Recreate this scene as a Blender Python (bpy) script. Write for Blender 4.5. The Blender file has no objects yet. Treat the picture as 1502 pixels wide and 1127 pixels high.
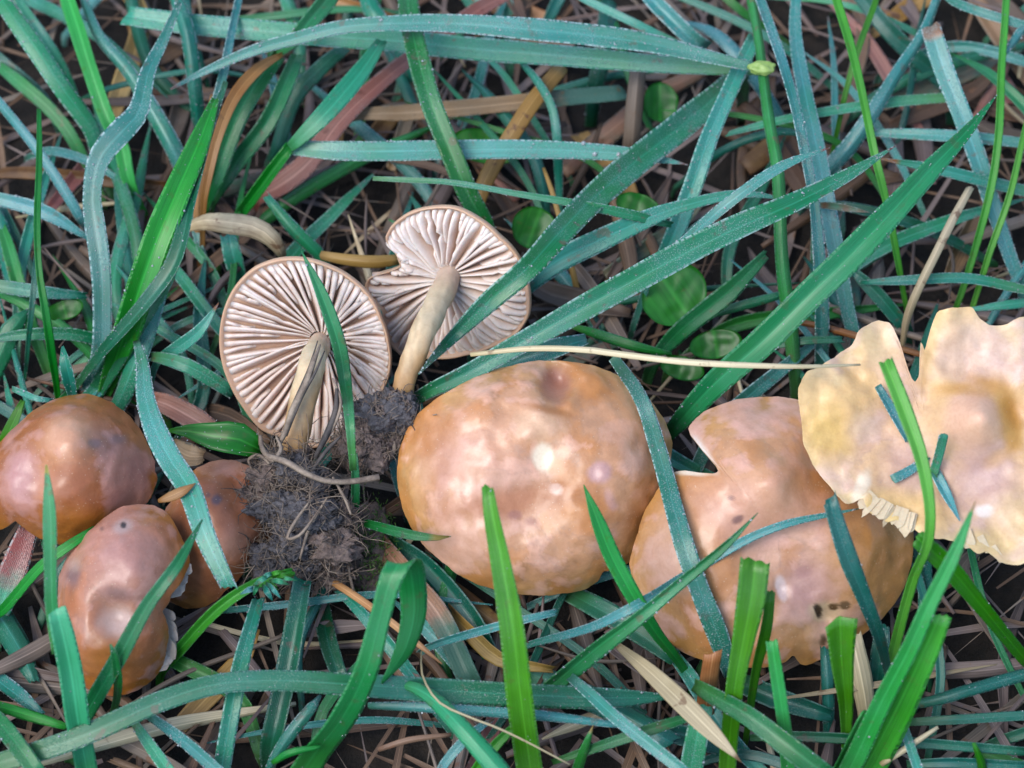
import bpy, math, random
import numpy as np
from mathutils import noise, Vector
S = bpy.context.scene
COL = S.collection
R = math.radians
U = 0.01                     # everything below is written in centimetres

# ------------------------------------------------------------------ camera
ELEV, DIST, WID = 58.0, 50.0, 19.0
T = np.array([0., 0., 2.])
FWD = np.array([0, math.cos(R(ELEV)), -math.sin(R(ELEV))])
UP = np.array([0, math.sin(R(ELEV)), math.cos(R(ELEV))])
RT = np.array([1., 0, 0])
CAM = T - FWD * DIST
K = WID / 1502 / DIST
PX = WID / 1502              # cm per photograph pixel at the target distance
cd = bpy.data.cameras.new('camera'); cam = bpy.data.objects.new('camera', cd); COL.objects.link(cam)
cam.location = CAM * U; cam.rotation_euler = (R(90 - ELEV), 0, 0)
cd.sensor_width = 36; cd.lens = 36 * DIST / WID; cd.clip_start = 0.02; cd.clip_end = 100
cd.dof.use_dof = True; cd.dof.focus_distance = (DIST - 1.2) * U; cd.dof.aperture_fstop = 19
S.camera = cam
# ------------------------------------------------------------------ light
SUN_EL, SUN_AZ = 56, 235    # azimuth clockwise from +Y: to the camera's left
w = bpy.data.worlds.new('World'); S.world = w; w.use_nodes = True
nt = w.node_tree; bg = nt.nodes['Background']
sky = nt.nodes.new('ShaderNodeTexSky'); sky.sky_type = 'NISHITA'; sky.sun_disc = False
sky.sun_elevation = R(SUN_EL); sky.sun_rotation = R(SUN_AZ); sky.air_density = 1.0; sky.dust_density = 0.8
nt.links.new(sky.outputs[0], bg.inputs[0]); bg.inputs[1].default_value = 0.14
sl = bpy.data.lights.new('sun', 'SUN'); sl.energy = 1.5; sl.angle = R(38); sl.color = (1, .95, .88)
sun = bpy.data.objects.new('sun', sl); COL.objects.link(sun)
sun.rotation_euler = (R(90 - SUN_EL), 0, R(180 - SUN_AZ))
S.cycles.max_bounces = 6; S.cycles.transmission_bounces = 4; S.cycles.caustics_refractive = False; S.cycles.caustics_reflective = False
S.view_settings.view_transform = 'Standard'; S.view_settings.look = 'None'
S.view_settings.gamma = 1; S.view_settings.exposure = 1.3; S.view_settings.use_curve_mapping = False

rnd = random.Random(11)
# ------------------------------------------------------------------ helpers
def nrm(v):
    v = np.asarray(v, float); return v / (np.linalg.norm(v) + 1e-12)
def ray(px, py):
    return FWD + (px - 751) * K * RT - (py - 563.5) * K * UP
def P(px, py, z):
    d = ray(px, py); return CAM + d * ((z - CAM[2]) / d[2])
def Pplane(px, py, c, n):
    d = ray(px, py); return CAM + d * (np.dot(c - CAM, n) / np.dot(d, n))
def proj(v):
    q = np.atleast_2d(v) - CAM; dep = q @ FWD
    return np.stack([751 + (q @ RT) / dep / K, 563.5 - (q @ UP) / dep / K], -1)
def nz(p, s, seed=0.):
    return noise.noise(Vector((p[0] * s + seed, p[1] * s - seed * .7, p[2] * s + seed * 1.3)))
def sm(x, a, b):
    t = np.clip((x - a) / (b - a), 0, 1); return t * t * (3 - 2 * t)
def mesh(name, V, F, mat, parent=None, base=None, attrs=None, col=None, smooth=True):
    V = np.asarray(V, float)
    loc = np.asarray(parent['_b'] if parent else (base if base is not None else V[0]), float)
    me = bpy.data.meshes.new(name)
    me.from_pydata(((V - loc) * U).tolist(), [], F)
    if smooth: me.polygons.foreach_set('use_smooth', [True] * len(me.polygons))
    for k, a in (attrs or {}).items():
        me.attributes.new(k, 'FLOAT', 'POINT').data.foreach_set('value', np.asarray(a, np.float32))
    if col is not None:
        c = np.ones((len(V), 4), np.float32); c[:, :3] = col
        me.attributes.new('col', 'FLOAT_COLOR', 'POINT').data.foreach_set('color', c.ravel())
    for m in (mat if isinstance(mat, (list, tuple)) else [mat]): me.materials.append(m)
    me.update()
    o = bpy.data.objects.new(name, me); COL.objects.link(o)
    if parent: o.parent = parent
    else: o.location = loc * U
    o['_b'] = [float(x) for x in loc]
    return o
def empty(name, base):
    o = bpy.data.objects.new(name, None); COL.objects.link(o); o.empty_display_size = .005
    o.location = np.asarray(base) * U; o['_b'] = [float(x) for x in base]; return o
def tag(o, label, cat, group=None, kind=None):
    o['label'] = label; o['category'] = cat
    if group: o['group'] = group
    if kind: o['kind'] = kind
    return o
class MB:
    def __init__(s): s.V = []; s.F = []; s.n = 0
    def add(s, V, F):
        s.V.append(np.asarray(V)); s.F += [[i + s.n for i in f] for f in F]; s.n += len(V)
    def verts(s): return np.concatenate(s.V)
def spline(pts, n):
    p = np.asarray(pts, float)
    if len(p) == 2: p = np.array([p[0], (p[0] + p[1]) / 2, p[1]])
    d = np.r_[0, np.cumsum(np.linalg.norm(np.diff(p[:, :3], axis=0), axis=1) + 1e-6)]
    t = np.linspace(0, d[-1], n); out = np.zeros((n, p.shape[1]))
    m = np.zeros_like(p)
    m[1:-1] = (p[2:] - p[:-2]) / (d[2:] - d[:-2])[:, None]
    m[0] = (p[1] - p[0]) / (d[1] - d[0]); m[-1] = (p[-1] - p[-2]) / (d[-1] - d[-2])
    k = np.clip(np.searchsorted(d, t, 'right') - 1, 0, len(d) - 2)
    h = (d[k + 1] - d[k])[:, None]; s = ((t - d[k]) / (d[k + 1] - d[k]))[:, None]
    out = (2*s**3-3*s**2+1)*p[k] + (s**3-2*s**2+s)*h*m[k] + (-2*s**3+3*s**2)*p[k+1] + (s**3-s**2)*h*m[k+1]
    return out, d[-1]
def tube(pts, rad, n=None, k=6, flat=1.0):
    """tapered tube; pts world cm, rad list"""
    pts = np.asarray(pts, float); rr = np.interp(np.linspace(0, 1, len(pts)), np.linspace(0, 1, len(rad)), rad)
    sp, L = spline(np.c_[pts, rr], n or max(4, 3 * len(pts)))
    c = sp[:, :3]; r = np.maximum(sp[:, 3], 1e-4)
    t = np.gradient(c, axis=0); t /= np.linalg.norm(t, axis=1)[:, None] + 1e-9
    a = np.cross(t, -FWD + 1e-3); a /= np.linalg.norm(a, axis=1)[:, None] + 1e-9; b = np.cross(a, t)
    V = []; m = len(c)
    for j in range(k):
        an = 2 * math.pi * j / k
        V.append(c + r[:, None] * (math.cos(an) * a + flat * math.sin(an) * b))
    V = np.stack(V, 1).reshape(-1, 3)
    F = [[i*k+j, i*k+(j+1) % k, (i+1)*k+(j+1) % k, (i+1)*k+j] for i in range(m-1) for j in range(k)]
    F += [list(range(k))[::-1], [(m-1)*k+j for j in range(k)]]
    return V, F
def ico(sub):
    g = (1 + 5 ** .5) / 2
    v = [(-1,g,0),(1,g,0),(-1,-g,0),(1,-g,0),(0,-1,g),(0,1,g),(0,-1,-g),(0,1,-g),(g,0,-1),(g,0,1),(-g,0,-1),(-g,0,1)]
    f = [(0,11,5),(0,5,1),(0,1,7),(0,7,10),(0,10,11),(1,5,9),(5,11,4),(11,10,2),(10,7,6),(7,1,8),(3,9,4),(3,4,2),(3,2,6),(3,6,8),(3,8,9),(4,9,5),(2,4,11),(6,2,10),(8,6,7),(9,8,1)]
    v = [nrm(x) for x in v]
    for _ in range(sub):
        c = {}; nf = []
        def mid(a, b):
            k = (min(a, b), max(a, b))
            if k not in c: c[k] = len(v); v.append(nrm(v[a] + v[b]))
            return c[k]
        for a, b, d in f:
            x, y, q = mid(a, b), mid(b, d), mid(d, a); nf += [(a, x, q), (b, y, x), (d, q, y), (x, y, q)]
        f = nf
    return np.array(v), [list(x) for x in f]
ICO = [ico(i) for i in range(5)]

# ------------------------------------------------------------------ materials
def newmat(name):
    m = bpy.data.materials.new(name); m.use_nodes = True
    t = m.node_tree; t.nodes.clear()
    def nd(ty, **kw):
        n = t.nodes.new(ty)
        for k, v in kw.items(): setattr(n, k, v)
        return n
    def ln(a, b): t.links.new(a, b)
    out = nd('ShaderNodeOutputMaterial')
    return m, nd, ln, out
def rgba(c): return (c[0], c[1], c[2], 1)
def mixc(nd, ln, fac, a, b, mode='MIX'):
    n = nd('ShaderNodeMix', data_type='RGBA', blend_type=mode)
    for s, v in ((0, fac), (6, a), (7, b)):
        if hasattr(v, 'links') or hasattr(v, 'is_linked'): ln(v, n.inputs[s])
        elif s == 0: n.inputs[s].default_value = v
        else: n.inputs[s].default_value = rgba(v)
    return n.outputs[2]
def mth(nd, ln, op, a, b=None, c=None):
    n = nd('ShaderNodeMath', operation=op)
    for i, v in enumerate((a, b, c)):
        if v is None: continue
        if hasattr(v, 'is_linked'): ln(v, n.inputs[i])
        else: n.inputs[i].default_value = v
    return n.outputs[0]
def ramp(nd, ln, x, a, b, c=0., d=1.):
    n = nd('ShaderNodeMapRange'); ln(x, n.inputs[0])
    for i, v in enumerate((a, b, c, d)): n.inputs[i + 1].default_value = v
    return n.outputs[0]
def noi(nd, ln, co, scale, det=3, rough=.55):
    n = nd('ShaderNodeTexNoise'); n.inputs['Scale'].default_value = scale; n.inputs['Detail'].default_value = det
    n.inputs['Roughness'].default_value = rough
    if co is not None: ln(co, n.inputs['Vector'])
    return n.outputs[0]
def blade_mat(name, a, b, tip, rootc, rough=.38, dew=0., trans=.3, veins=9, spots=.0, sheen=.0, hue=.033):
    if name.startswith(('dry', 'straw')): a, b, tip, rootc = [[x * .76 for x in q] for q in (a, b, tip, rootc)]
    m, nd, ln, out = newmat(name)
    tc = nd('ShaderNodeTexCoord').outputs['Object']; oi = nd('ShaderNodeObjectInfo')
    at = lambda k: nd('ShaderNodeAttribute', attribute_name=k).outputs['Fac']
    bu, bl, bt, tp = at('bu'), at('bl'), at('bt'), at('tip')
    off = nd('ShaderNodeVectorMath', operation='ADD'); ln(tc, off.inputs[0])
    ln(mth(nd, ln, 'MULTIPLY', oi.outputs['Random'], 7.), off.inputs[1])
    # lengthwise streaks: noise in (width, length) space
    cx = nd('ShaderNodeCombineXYZ'); ln(mth(nd, ln, 'MULTIPLY', bu, 6.), cx.inputs[0]); ln(mth(nd, ln, 'MULTIPLY', bl, .5), cx.inputs[1])
    ln(mth(nd, ln, 'MULTIPLY', oi.outputs['Random'], 50.), cx.inputs[2])
    streak = noi(nd, ln, cx.outputs[0], 1.3, 4, .6)
    big = noi(nd, ln, off.outputs[0], 70., 3)
    c = mixc(nd, ln, ramp(nd, ln, big, .35, .65), a, b)
    c = mixc(nd, ln, ramp(nd, ln, streak, .4, .75, 0, .55), c, [x * .45 for x in a])
    vein = mth(nd, ln, 'ABSOLUTE', mth(nd, ln, 'SINE', mth(nd, ln, 'MULTIPLY', bu, math.pi * veins / 2)))
    c = mixc(nd, ln, ramp(nd, ln, vein, .0, .5, .18, 0), c, [min(1, x * 1.7 + .01) for x in b])
    mid = ramp(nd, ln, mth(nd, ln, 'ABSOLUTE', bu), .0, .1, .5, 0)
    c = mixc(nd, ln, mid, c, [min(1, x * 1.6 + .015) for x in b])
    c = mixc(nd, ln, ramp(nd, ln, bt, .0, .3, .75, 0), c, rootc)
    tipn = mth(nd, ln, 'MULTIPLY_ADD', noi(nd, ln, off.outputs[0], 220., 4), .9, mth(nd, ln, 'MULTIPLY_ADD', tp, 1.6, -1.05))
    c = mixc(nd, ln, ramp(nd, ln, tipn, -.1, .35), c, tip)
    if spots:
        sp = noi(nd, ln, off.outputs[0], 330., 3)
        c = mixc(nd, ln, ramp(nd, ln, sp, .63, .70, 0, min(.85, spots * 2.4)), c, (.12, .055, .025))
    hs = nd('ShaderNodeHueSaturation'); ln(c, hs.inputs['Color'])
    ln(ramp(nd, ln, oi.outputs['Random'], 0, 1, .5 - hue * (1.15 if dew else .2), .5 + hue * (.85 if dew else .2)), hs.inputs['Hue'])
    rr = mth(nd, ln, 'FRACT', mth(nd, ln, 'MULTIPLY', oi.outputs['Random'], 17.3))
    ln(ramp(nd, ln, rr, 0, 1, .7, 1.5), hs.inputs['Value']); ln(ramp(nd, ln, rr, 0, 1, 1.12, .98), hs.inputs['Saturation'])
    c = hs.outputs[0]
    h = mth(nd, ln, 'MULTIPLY', vein, .22); rg = None
    if dew:
        vo = nd('ShaderNodeTexVoronoi'); vo.inputs['Scale'].default_value = 2900.; ln(off.outputs[0], vo.inputs['Vector'])
        dm = ramp(nd, ln, noi(nd, ln, off.outputs[0], 120., 3), .38, .62, 0, 1)
        dot = mth(nd, ln, 'MULTIPLY', ramp(nd, ln, vo.outputs['Distance'], .12, .45, 1, 0), dm)
        h = mth(nd, ln, 'ADD', h, mth(nd, ln, 'MULTIPLY', dot, 2.2 * dew))
        ce = nd('ShaderNodeCombineXYZ'); ln(mth(nd, ln, 'MULTIPLY', bl, 14.), ce.inputs[0]); ln(bu, ce.inputs[1]); ln(mth(nd, ln, 'MULTIPLY', oi.outputs['Random'], 90.), ce.inputs[2])
        bead = ramp(nd, ln, noi(nd, ln, ce.outputs[0], 1., 1), .44, .56)
        edge = mth(nd, ln, 'MULTIPLY', ramp(nd, ln, mth(nd, ln, 'ABSOLUTE', bu), .80, .93), bead)
        h = mth(nd, ln, 'ADD', h, mth(nd, ln, 'MULTIPLY', edge, 3.)); EDGE = edge
        c = mixc(nd, ln, mth(nd, ln, 'MULTIPLY', dm, .20 * dew), c, (.10, .32, .31))
        c = mixc(nd, ln, mth(nd, ln, 'MULTIPLY', dot, .34 * dew), c, (.55, .64, .66))
        c = mixc(nd, ln, mth(nd, ln, 'MULTIPLY', EDGE, min(.8, .65 * dew)), c, (.50, .66, .66))
    bp = nd('ShaderNodeBump'); bp.inputs['Strength'].default_value = .55; bp.inputs['Distance'].default_value = .00018
    ln(h, bp.inputs['Height'])
    pb = nd('ShaderNodeBsdfPrincipled'); ln(c, pb.inputs['Base Color']); ln(bp.outputs[0], pb.inputs['Normal'])
    pb.inputs['Roughness'].default_value = rough; pb.inputs['Specular IOR Level'].default_value = .55
    if sheen:
        pb.inputs['Coat Weight'].default_value = sheen * .7; pb.inputs['Coat Roughness'].default_value = .22
    if trans:
        tr = nd('ShaderNodeBsdfTranslucent')
        ln(mixc(nd, ln, 1., c, (1., 1.25, .45), 'MULTIPLY'), tr.inputs['Color'])
        mx = nd('ShaderNodeMixShader'); mx.inputs[0].default_value = trans
        ln(pb.outputs[0], mx.inputs[1]); ln(tr.outputs[0], mx.inputs[2]); ln(mx.outputs[0], out.inputs[0])
    else: ln(pb.outputs[0], out.inputs[0])
    return m
BR = (.20, .07, .03)
M = {
 'T': blade_mat('grass_teal', (.017, .195, .085), (.030, .205, .150), BR, (.09, .20, .07), .34, .8, .22, 15, .25, .3),
 'B': blade_mat('grass_blue_dewy', (.024, .180, .130), (.048, .215, .215), BR, (.06, .17, .10), .36, 1.3, .2, 15, .2, .4),
 'J': blade_mat('grass_fresh', (.022, .240, .075), (.040, .285, .120), (.32, .24, .08), (.08, .28, .06), .36, .15, .28, 17, .1, .15),
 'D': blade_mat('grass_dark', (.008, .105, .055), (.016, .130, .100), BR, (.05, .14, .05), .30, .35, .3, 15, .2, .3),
 'G': blade_mat('grass_bright', (.018, .215, .012), (.040, .30, .030), (.32, .24, .08), (.10, .30, .05), .38, .12, .35, 17, .1, .12),
 'M': blade_mat('grass_mid', (.014, .155, .034), (.030, .215, .075), (.28, .24, .05), (.09, .24, .06), .33, .3, .36, 15, .2, .25),
 'Y': blade_mat('dry_ochre', (.38, .22, .06), (.46, .30, .11), (.15, .07, .03), (.35, .22, .1), .55, 0, .2, 7, .5),
 'P': blade_mat('dry_pink_brown', (.27, .135, .075), (.37, .215, .14), (.05, .14, .09), (.28, .12, .06), .5, .2, .15, 7, .4),
 'O': blade_mat('dry_orange', (.36, .15, .05), (.45, .25, .11), (.15, .07, .03), (.3, .13, .04), .5, 0, .2, 7, .5),
 'S': blade_mat('straw_pale', (.50, .40, .24), (.62, .52, .34), (.2, .12, .06), (.42, .32, .16), .5, 0, .15, 5, .3),
 'W': blade_mat('straw_grey', (.105, .080, .062), (.22, .17, .13), (.1, .06, .04), (.17, .11, .08), .6, 0, .1, 5, .5),
 'V': blade_mat('straw_mauve', (.10, .072, .066), (.19, .14, .12), (.1, .06, .04), (.16, .10, .08), .6, 0, .1, 5, .5),
 'N': blade_mat('straw_brown', (.08, .042, .023), (.16, .09, .05), (.08, .04, .02), (.13, .07, .04), .6, 0, .1, 5, .5),
 'L': blade_mat('leaf_broad', (.016, .135, .012), (.030, .185, .022), BR, (.05, .16, .03), .4, 0, .3, 3, .1, 0),
}
def plain(name, a, b, scale, rough=.7, bump=.4, dist=.0006, spec=.4, det=5, lo=.35, hi=.65):
    a, b = [[x * .76 for x in q] for q in (a, b)]
    m, nd, ln, out = newmat(name)
    tc = nd('ShaderNodeTexCoord').outputs['Object']
    n1 = noi(nd, ln, tc, scale, det, .65)
    c = mixc(nd, ln, ramp(nd, ln, n1, lo, hi), a, b)
    n2 = noi(nd, ln, tc, scale * 6, 4, .7)
    c = mixc(nd, ln, ramp(nd, ln, n2, .5, .75, 0, .5), c, [x * .4 for x in a])
    pb = nd('ShaderNodeBsdfPrincipled'); ln(c, pb.inputs['Base Color'])
    pb.inputs['Roughness'].default_value = rough; pb.inputs['Specular IOR Level'].default_value = spec
    bp = nd('ShaderNodeBump'); bp.inputs['Strength'].default_value = bump; bp.inputs['Distance'].default_value = dist
    ln(mth(nd, ln, 'ADD', n1, mth(nd, ln, 'MULTIPLY', n2, .5)), bp.inputs['Height']); ln(bp.outputs[0], pb.inputs['Normal'])
    ln(pb.outputs[0], out.inputs[0]); return m
M['soil'] = plain('soil', (.009, .007, .005), (.030, .021, .015), 260, .85, .9, .0015)
M['clod'] = plain('soil_clod', (.045, .042, .050), (.16, .145, .15), 420, .5, .9, .0008, .5)
M['clod2'] = plain('soil_clod_reddish', (.12, .088, .078), (.34, .25, .21), 700, .75, 1., .0008, .4)
M['root'] = plain('root', (.14, .10, .075), (.36, .28, .21), 300, .65)
M['fibre'] = plain('fibre', (.035, .030, .030), (.11, .09, .08), 300, .7)
M['knot'] = plain('stem_knot', (.20, .34, .06), (.34, .46, .14), 250, .4, .3)
M['moss'] = plain('moss', (.06, .17, .02), (.12, .26, .04), 300, .6)
def cap_mat(name, sss=.08, rough=.42, coat=.26, bump=.30):
    m, nd, ln, out = newmat(name)
    tc = nd('ShaderNodeTexCoord').outputs['Object']
    c = nd('ShaderNodeVertexColor', layer_name='col').outputs[0]
    n1 = noi(nd, ln, tc, 170., 4, .5); n2 = noi(nd, ln, tc, 1500., 4, .6)
    c = mixc(nd, ln, ramp(nd, ln, n1, .45, .72, 0, .28), c, (.74, .60, .50), 'MULTIPLY')
    c = mixc(nd, ln, ramp(nd, ln, n2, .35, .7, .16, -.1), c, (.6, .45, .35), 'MULTIPLY')
    vo = nd('ShaderNodeTexVoronoi'); vo.inputs['Scale'].default_value = 1150.; ln(tc, vo.inputs['Vector'])
    dots = ramp(nd, ln, vo.outputs['Distance'], .10, .16, .5, 0)
    c = mixc(nd, ln, mth(nd, ln, 'MULTIPLY', dots, ramp(nd, ln, n1, .42, .55)), c, (.66, .48, .34))
    c = mixc(nd, ln, 1., c, (.74, .73, .72), 'MULTIPLY')
    pb = nd('ShaderNodeBsdfPrincipled'); ln(c, pb.inputs['Base Color'])
    ln(ramp(nd, ln, n1, .3, .7, rough - .08, rough + .14), pb.inputs['Roughness'])
    pb.inputs['Subsurface Weight'].default_value = sss; pb.inputs['Subsurface Radius'].default_value = (1, .45, .25)
    pb.inputs['Subsurface Scale'].default_value = .0022
    pb.inputs['Coat Weight'].default_value = coat; pb.inputs['Coat Roughness'].default_value = .24
    bp = nd('ShaderNodeBump'); bp.inputs['Strength'].default_value = bump; bp.inputs['Distance'].default_value = .0011
    n3 = noi(nd, ln, tc, 420., 5, .6)
    ln(mth(nd, ln, 'ADD', mth(nd, ln, 'ADD', n1, mth(nd, ln, 'MULTIPLY', n3, .3)), mth(nd, ln, 'MULTIPLY', n2, .12)), bp.inputs['Height'])
    ln(bp.outputs[0], pb.inputs['Normal']); ln(pb.outputs[0], out.inputs[0]); return m
M['cap'] = cap_mat('mushroom_cap')
M['capE'] = cap_mat('mushroom_cap_cream', .1, .5, .08, .35)
M['flesh'] = cap_mat('mushroom_flesh', .25, .55, 0, .25)
m, nd, ln, out = newmat('dew_water')
pb = nd('ShaderNodeBsdfPrincipled'); pb.inputs['Base Color'].default_value = (.86, .94, .97, 1); pb.inputs['Roughness'].default_value = 0.06  # milky white body colour stands in for bright sky glints on drops
pb.inputs['IOR'].default_value = 1.33; pb.inputs['Transmission Weight'].default_value = .72; ln(pb.outputs[0], out.inputs[0])
M['dew'] = m

# ------------------------------------------------------------------ ground
def build_ground():
    n = 130; s = np.linspace(-1, 1, n); s = np.sign(s) * (np.abs(s) ** 2.6) * 200 + s * 11
    X, Y = np.meshgrid(s, s); V = np.stack([X, Y, 0 * X], -1).reshape(-1, 3)
    for v in V:
        v[2] = .28 * nz(v, .35) + .16 * nz(v, 1.1, 5) + .1 * nz(v, 2.6, 9) - .3
    F = [[j*n+i, j*n+i+1, (j+1)*n+i+1, (j+1)*n+i] for j in range(n-1) for i in range(n-1)]
    o = mesh('ground', V, F, M['soil'], base=(0, 0, 0)); o['kind'] = 'structure'
build_ground()

# ------------------------------------------------------------------ caps
class Cap: pass
CAPS = {}
def make_cap(key, cpx, z, elev, az, outline, H, a, bumps=(), wav=.06, seed=0., thick=.16):
    c = Cap(); c.c = P(cpx[0], cpx[1], z)
    c.n = np.array([math.cos(R(elev)) * math.sin(R(az)), -math.cos(R(elev)) * math.cos(R(az)), math.sin(R(elev))])
    c.u = nrm(np.cross(UP, c.n)); c.v = np.cross(c.n, c.u)
    q = np.array([Pplane(x, y, c.c, c.n) for x, y in outline]) - c.c
    th = np.arctan2(q @ c.v, q @ c.u); r = np.hypot(q @ c.v, q @ c.u); i = np.argsort(th)
    c.th = np.r_[th[i][-1] - 2*math.pi, th[i], th[i][0] + 2*math.pi]; c.r = np.r_[r[i][-1], r[i], r[i][0]]
    tg = np.linspace(-math.pi, math.pi, 181)[:-1]; rg = np.interp(tg, c.th, c.r)
    kk = np.array([math.exp(-(min(j, 180 - j) * 2 / 26.) ** 2) for j in range(180)]); kk /= kk.sum()
    rs = np.real(np.fft.ifft(np.fft.fft(rg) * np.fft.fft(kk)))
    rs = np.real(np.fft.ifft(np.fft.fft(np.maximum(rg, rs * 1.02)) * np.fft.fft(kk)))
    c.tg = np.r_[tg, math.pi]; c.rs = np.r_[rs, rs[0]]
    c.H, c.a, c.seed, c.wav, c.thick, c.bumps = H, a, seed, wav, thick, bumps
    CAPS[key] = c; return c
def cap_h(c, s): return c.H * (1 - np.abs(s) ** c.a)
def cap_rho(c, r, t): return r / np.interp(t, c.tg, c.rs)
def cap_hit(c, px, py, off):
    h = 0
    for _ in range(4):
        p = Pplane(px, py, c.c + c.n * (h + off), c.n); q = p - c.c
        s = min(1.02, cap_rho(c, math.hypot(q @ c.u, q @ c.v), math.atan2(q @ c.v, q @ c.u)))
        h = cap_h(c, s) + sum(b[3] * math.exp(-((px-b[0])**2 + (py-b[1])**2) / b[2]**2) for b in c.bumps)
    return p
def build_cap(key, colfun, patches, parent, NT=260, NR=64, under=(.62, .50, .38), rimc=(.62, .46, .30), mat='cap'):
    c = CAPS[key]; th = np.linspace(-math.pi, math.pi, NT, endpoint=False)
    Rr = np.interp(th, c.th, c.r)
    # a little smoothing so that traced corners read as torn edges but not as polygon kinks
    Rr = .6 * Rr + .2 * np.roll(Rr, 1) + .2 * np.roll(Rr, -1)
    Rr += np.array([.018 * nz((math.cos(t)*9, math.sin(t)*9, 0), 1., c.seed) + .010 * nz((math.cos(t)*30, math.sin(t)*30, 0), 1., c.seed) for t in th])
    rings = 1 - (1 - np.linspace(0, 1, NR + 1)[1:]) ** 1.35
    V = [c.c + c.n * c.H]; SS = [0.]
    for s in rings:
        for k, t in enumerate(th):
            rho = min(1.06, cap_rho(c, s * Rr[k], t)); V.append(c.c + s * Rr[k] * (math.cos(t) * c.u + math.sin(t) * c.v) + c.n * cap_h(c, rho)); SS.append(rho)
    V = np.array(V); SS = np.array(SS)
    px = proj(V); D = np.zeros(len(V))
    for b in c.bumps: D += b[3] * np.exp(-((px[:, 0]-b[0])**2 + (px[:, 1]-b[1])**2) / b[2]**2)
    N1 = np.array([nz(v, .55, c.seed) for v in V]); N2 = np.array([nz(v, 1.5, c.seed + 3) for v in V]); N3 = np.array([nz(v, 4., c.seed + 7) for v in V])
    D += c.wav * (N1 + .6 * N2 + .28 * N3) * (0.35 + .65 * np.minimum(1, SS * 1.2))
    TH = np.r_[0., np.tile(th, NR)]; rw = getattr(c, 'rw', .06)
    D += rw * SS ** 3 * np.array([nz((math.cos(t) * 2.6, math.sin(t) * 2.6, 0), 1., c.seed + 21) + .5 * nz((math.cos(t) * 6, math.sin(t) * 6, 0), 1., c.seed + 31) for t in TH])
    V = V + D[:, None] * c.n
    NW = np.array([nz(v + .5 * np.array([nz(v, 1.1, 40), nz(v, 1.1, 50), nz(v, 1.1, 60)]), 1.0, c.seed + 11) for v in V])
    NF = np.array([noise.fractal(Vector(v * 3.2), .8, 2.1, 5) for v in V])
    colr = colfun(SS, N1 * .6 + NW * .7, N2 * .7 + NF * .35, N3 * .6 + NF * .5, px)
    rag = 8 * N2 + 7 * N3 + 9 * NF
    for (x, y, rx, ry, rot, cc, st, sh) in patches:
        dx, dy = px[:, 0] - x, px[:, 1] - y; ca, sa = math.cos(R(rot)), math.sin(R(rot))
        d = np.hypot((dx * ca + dy * sa) / rx, (-dx * sa + dy * ca) / ry) + rag / max(14, (rx + ry)) * .6
        wgt = st * (1 - sm(d, 1 - sh, 1 + sh * .6))
        colr = colr * (1 - wgt[:, None]) + np.array(cc) * wgt[:, None]
    F = [[0, 1 + k, 1 + (k + 1) % NT] for k in range(NT)]
    F += [[1 + i*NT + k, 1 + (i+1)*NT + k, 1 + (i+1)*NT + (k+1) % NT, 1 + i*NT + (k+1) % NT] for i in range(NR-1) for k in range(NT)]
    # thickness: rim bead, then the underside back towards the stem
    top = V[-NT:]; und = []; us = [(.995, .35), (.97, .8)] + [(x, 1 + .5 * (1 - x)) for x in np.linspace(.93, .05, 24)]
    n0 = len(V); VV = [V]; CC = [colr]
    j0 = NR - 1
    for q, (s, f) in enumerate(us):
        k0 = int(np.searchsorted(rings, s)); k0 = min(k0, NR - 1)
        base = V[1 + k0*NT: 1 + (k0+1)*NT]
        pos = base - c.n * (c.thick * f)
        VV.append(pos); CC.append(np.tile(np.array(rimc if q == 0 else under), (NT, 1)))
    ring_start = [1 + (NR-1)*NT] + [n0 + q*NT for q in range(len(us))]
    for q in range(len(us)):
        A, B = ring_start[q], ring_start[q+1]
        F += [[A + k, B + k, B + (k+1) % NT, A + (k+1) % NT] for k in range(NT)]
    F.append([ring_start[-1] + k for k in range(NT)][::-1])
    CC = np.concatenate(CC); lum = CC.mean(1, keepdims=True); CC = np.clip(lum + (CC - lum) * 1.32, .01, 1)
    return mesh('cap', np.concatenate(VV), F, M[mat], parent, col=CC)
def lerp(a, b, t): t = np.clip(t, 0, 1)[:, None]; return np.array(a) * (1 - t) + np.array(b) * t
def colf(centre, mid, margin, mot, m2, e0=.55, e1=1., k=1.):
    def f(s, n1, n2, n3, px):
        c = lerp(centre, mid, sm(s, .1, .55)); c = c + (np.array(margin) - c) * sm(s, e0, e1)[:, None]
        a = n1 + .55 * n2; b = -n1 + .5 * n3 + .25 * n2
        c = c + (np.array(mot) - c) * ((sm(a, .05, .17) * .45 + sm(a, .1, .5) * .4) * k)[:, None]     # wet patches with drying edges
        c = c + (np.array(m2) - c) * ((sm(b, .06, .16) * .45 + sm(b, .1, .5) * .4) * k)[:, None]
        ln_ = np.exp(-((a - .08) / .035) ** 2) + .7 * np.exp(-((b - .08) / .03) ** 2)
        c = c * (1 - .16 * k * ln_)[:, None]
        return np.clip(c * (1 + .16 * n3 + .12 * n2)[:, None], 0.01, 1)
    return f
def stem_under(c, parent, r=.26, lean=(0, 0)):
    top = c.c + c.n * (min(c.H * .75, c.H) - c.thick * .4 if c.H > 0 else c.H - c.thick - .30)
    foot = np.array([top[0] - c.n[0] * 1.2 + lean[0], top[1] + .9 + lean[1], -.5])
    V, F = tube([top, top * .6 + foot * .4 - c.n * .35, foot], [r * 1.15, r, r * .85], 14, 14)
    col = np.tile(np.array((.50, .36, .22)), (len(V), 1))
    return mesh('stem', V, F, M['flesh'], parent, col=col)

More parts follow.
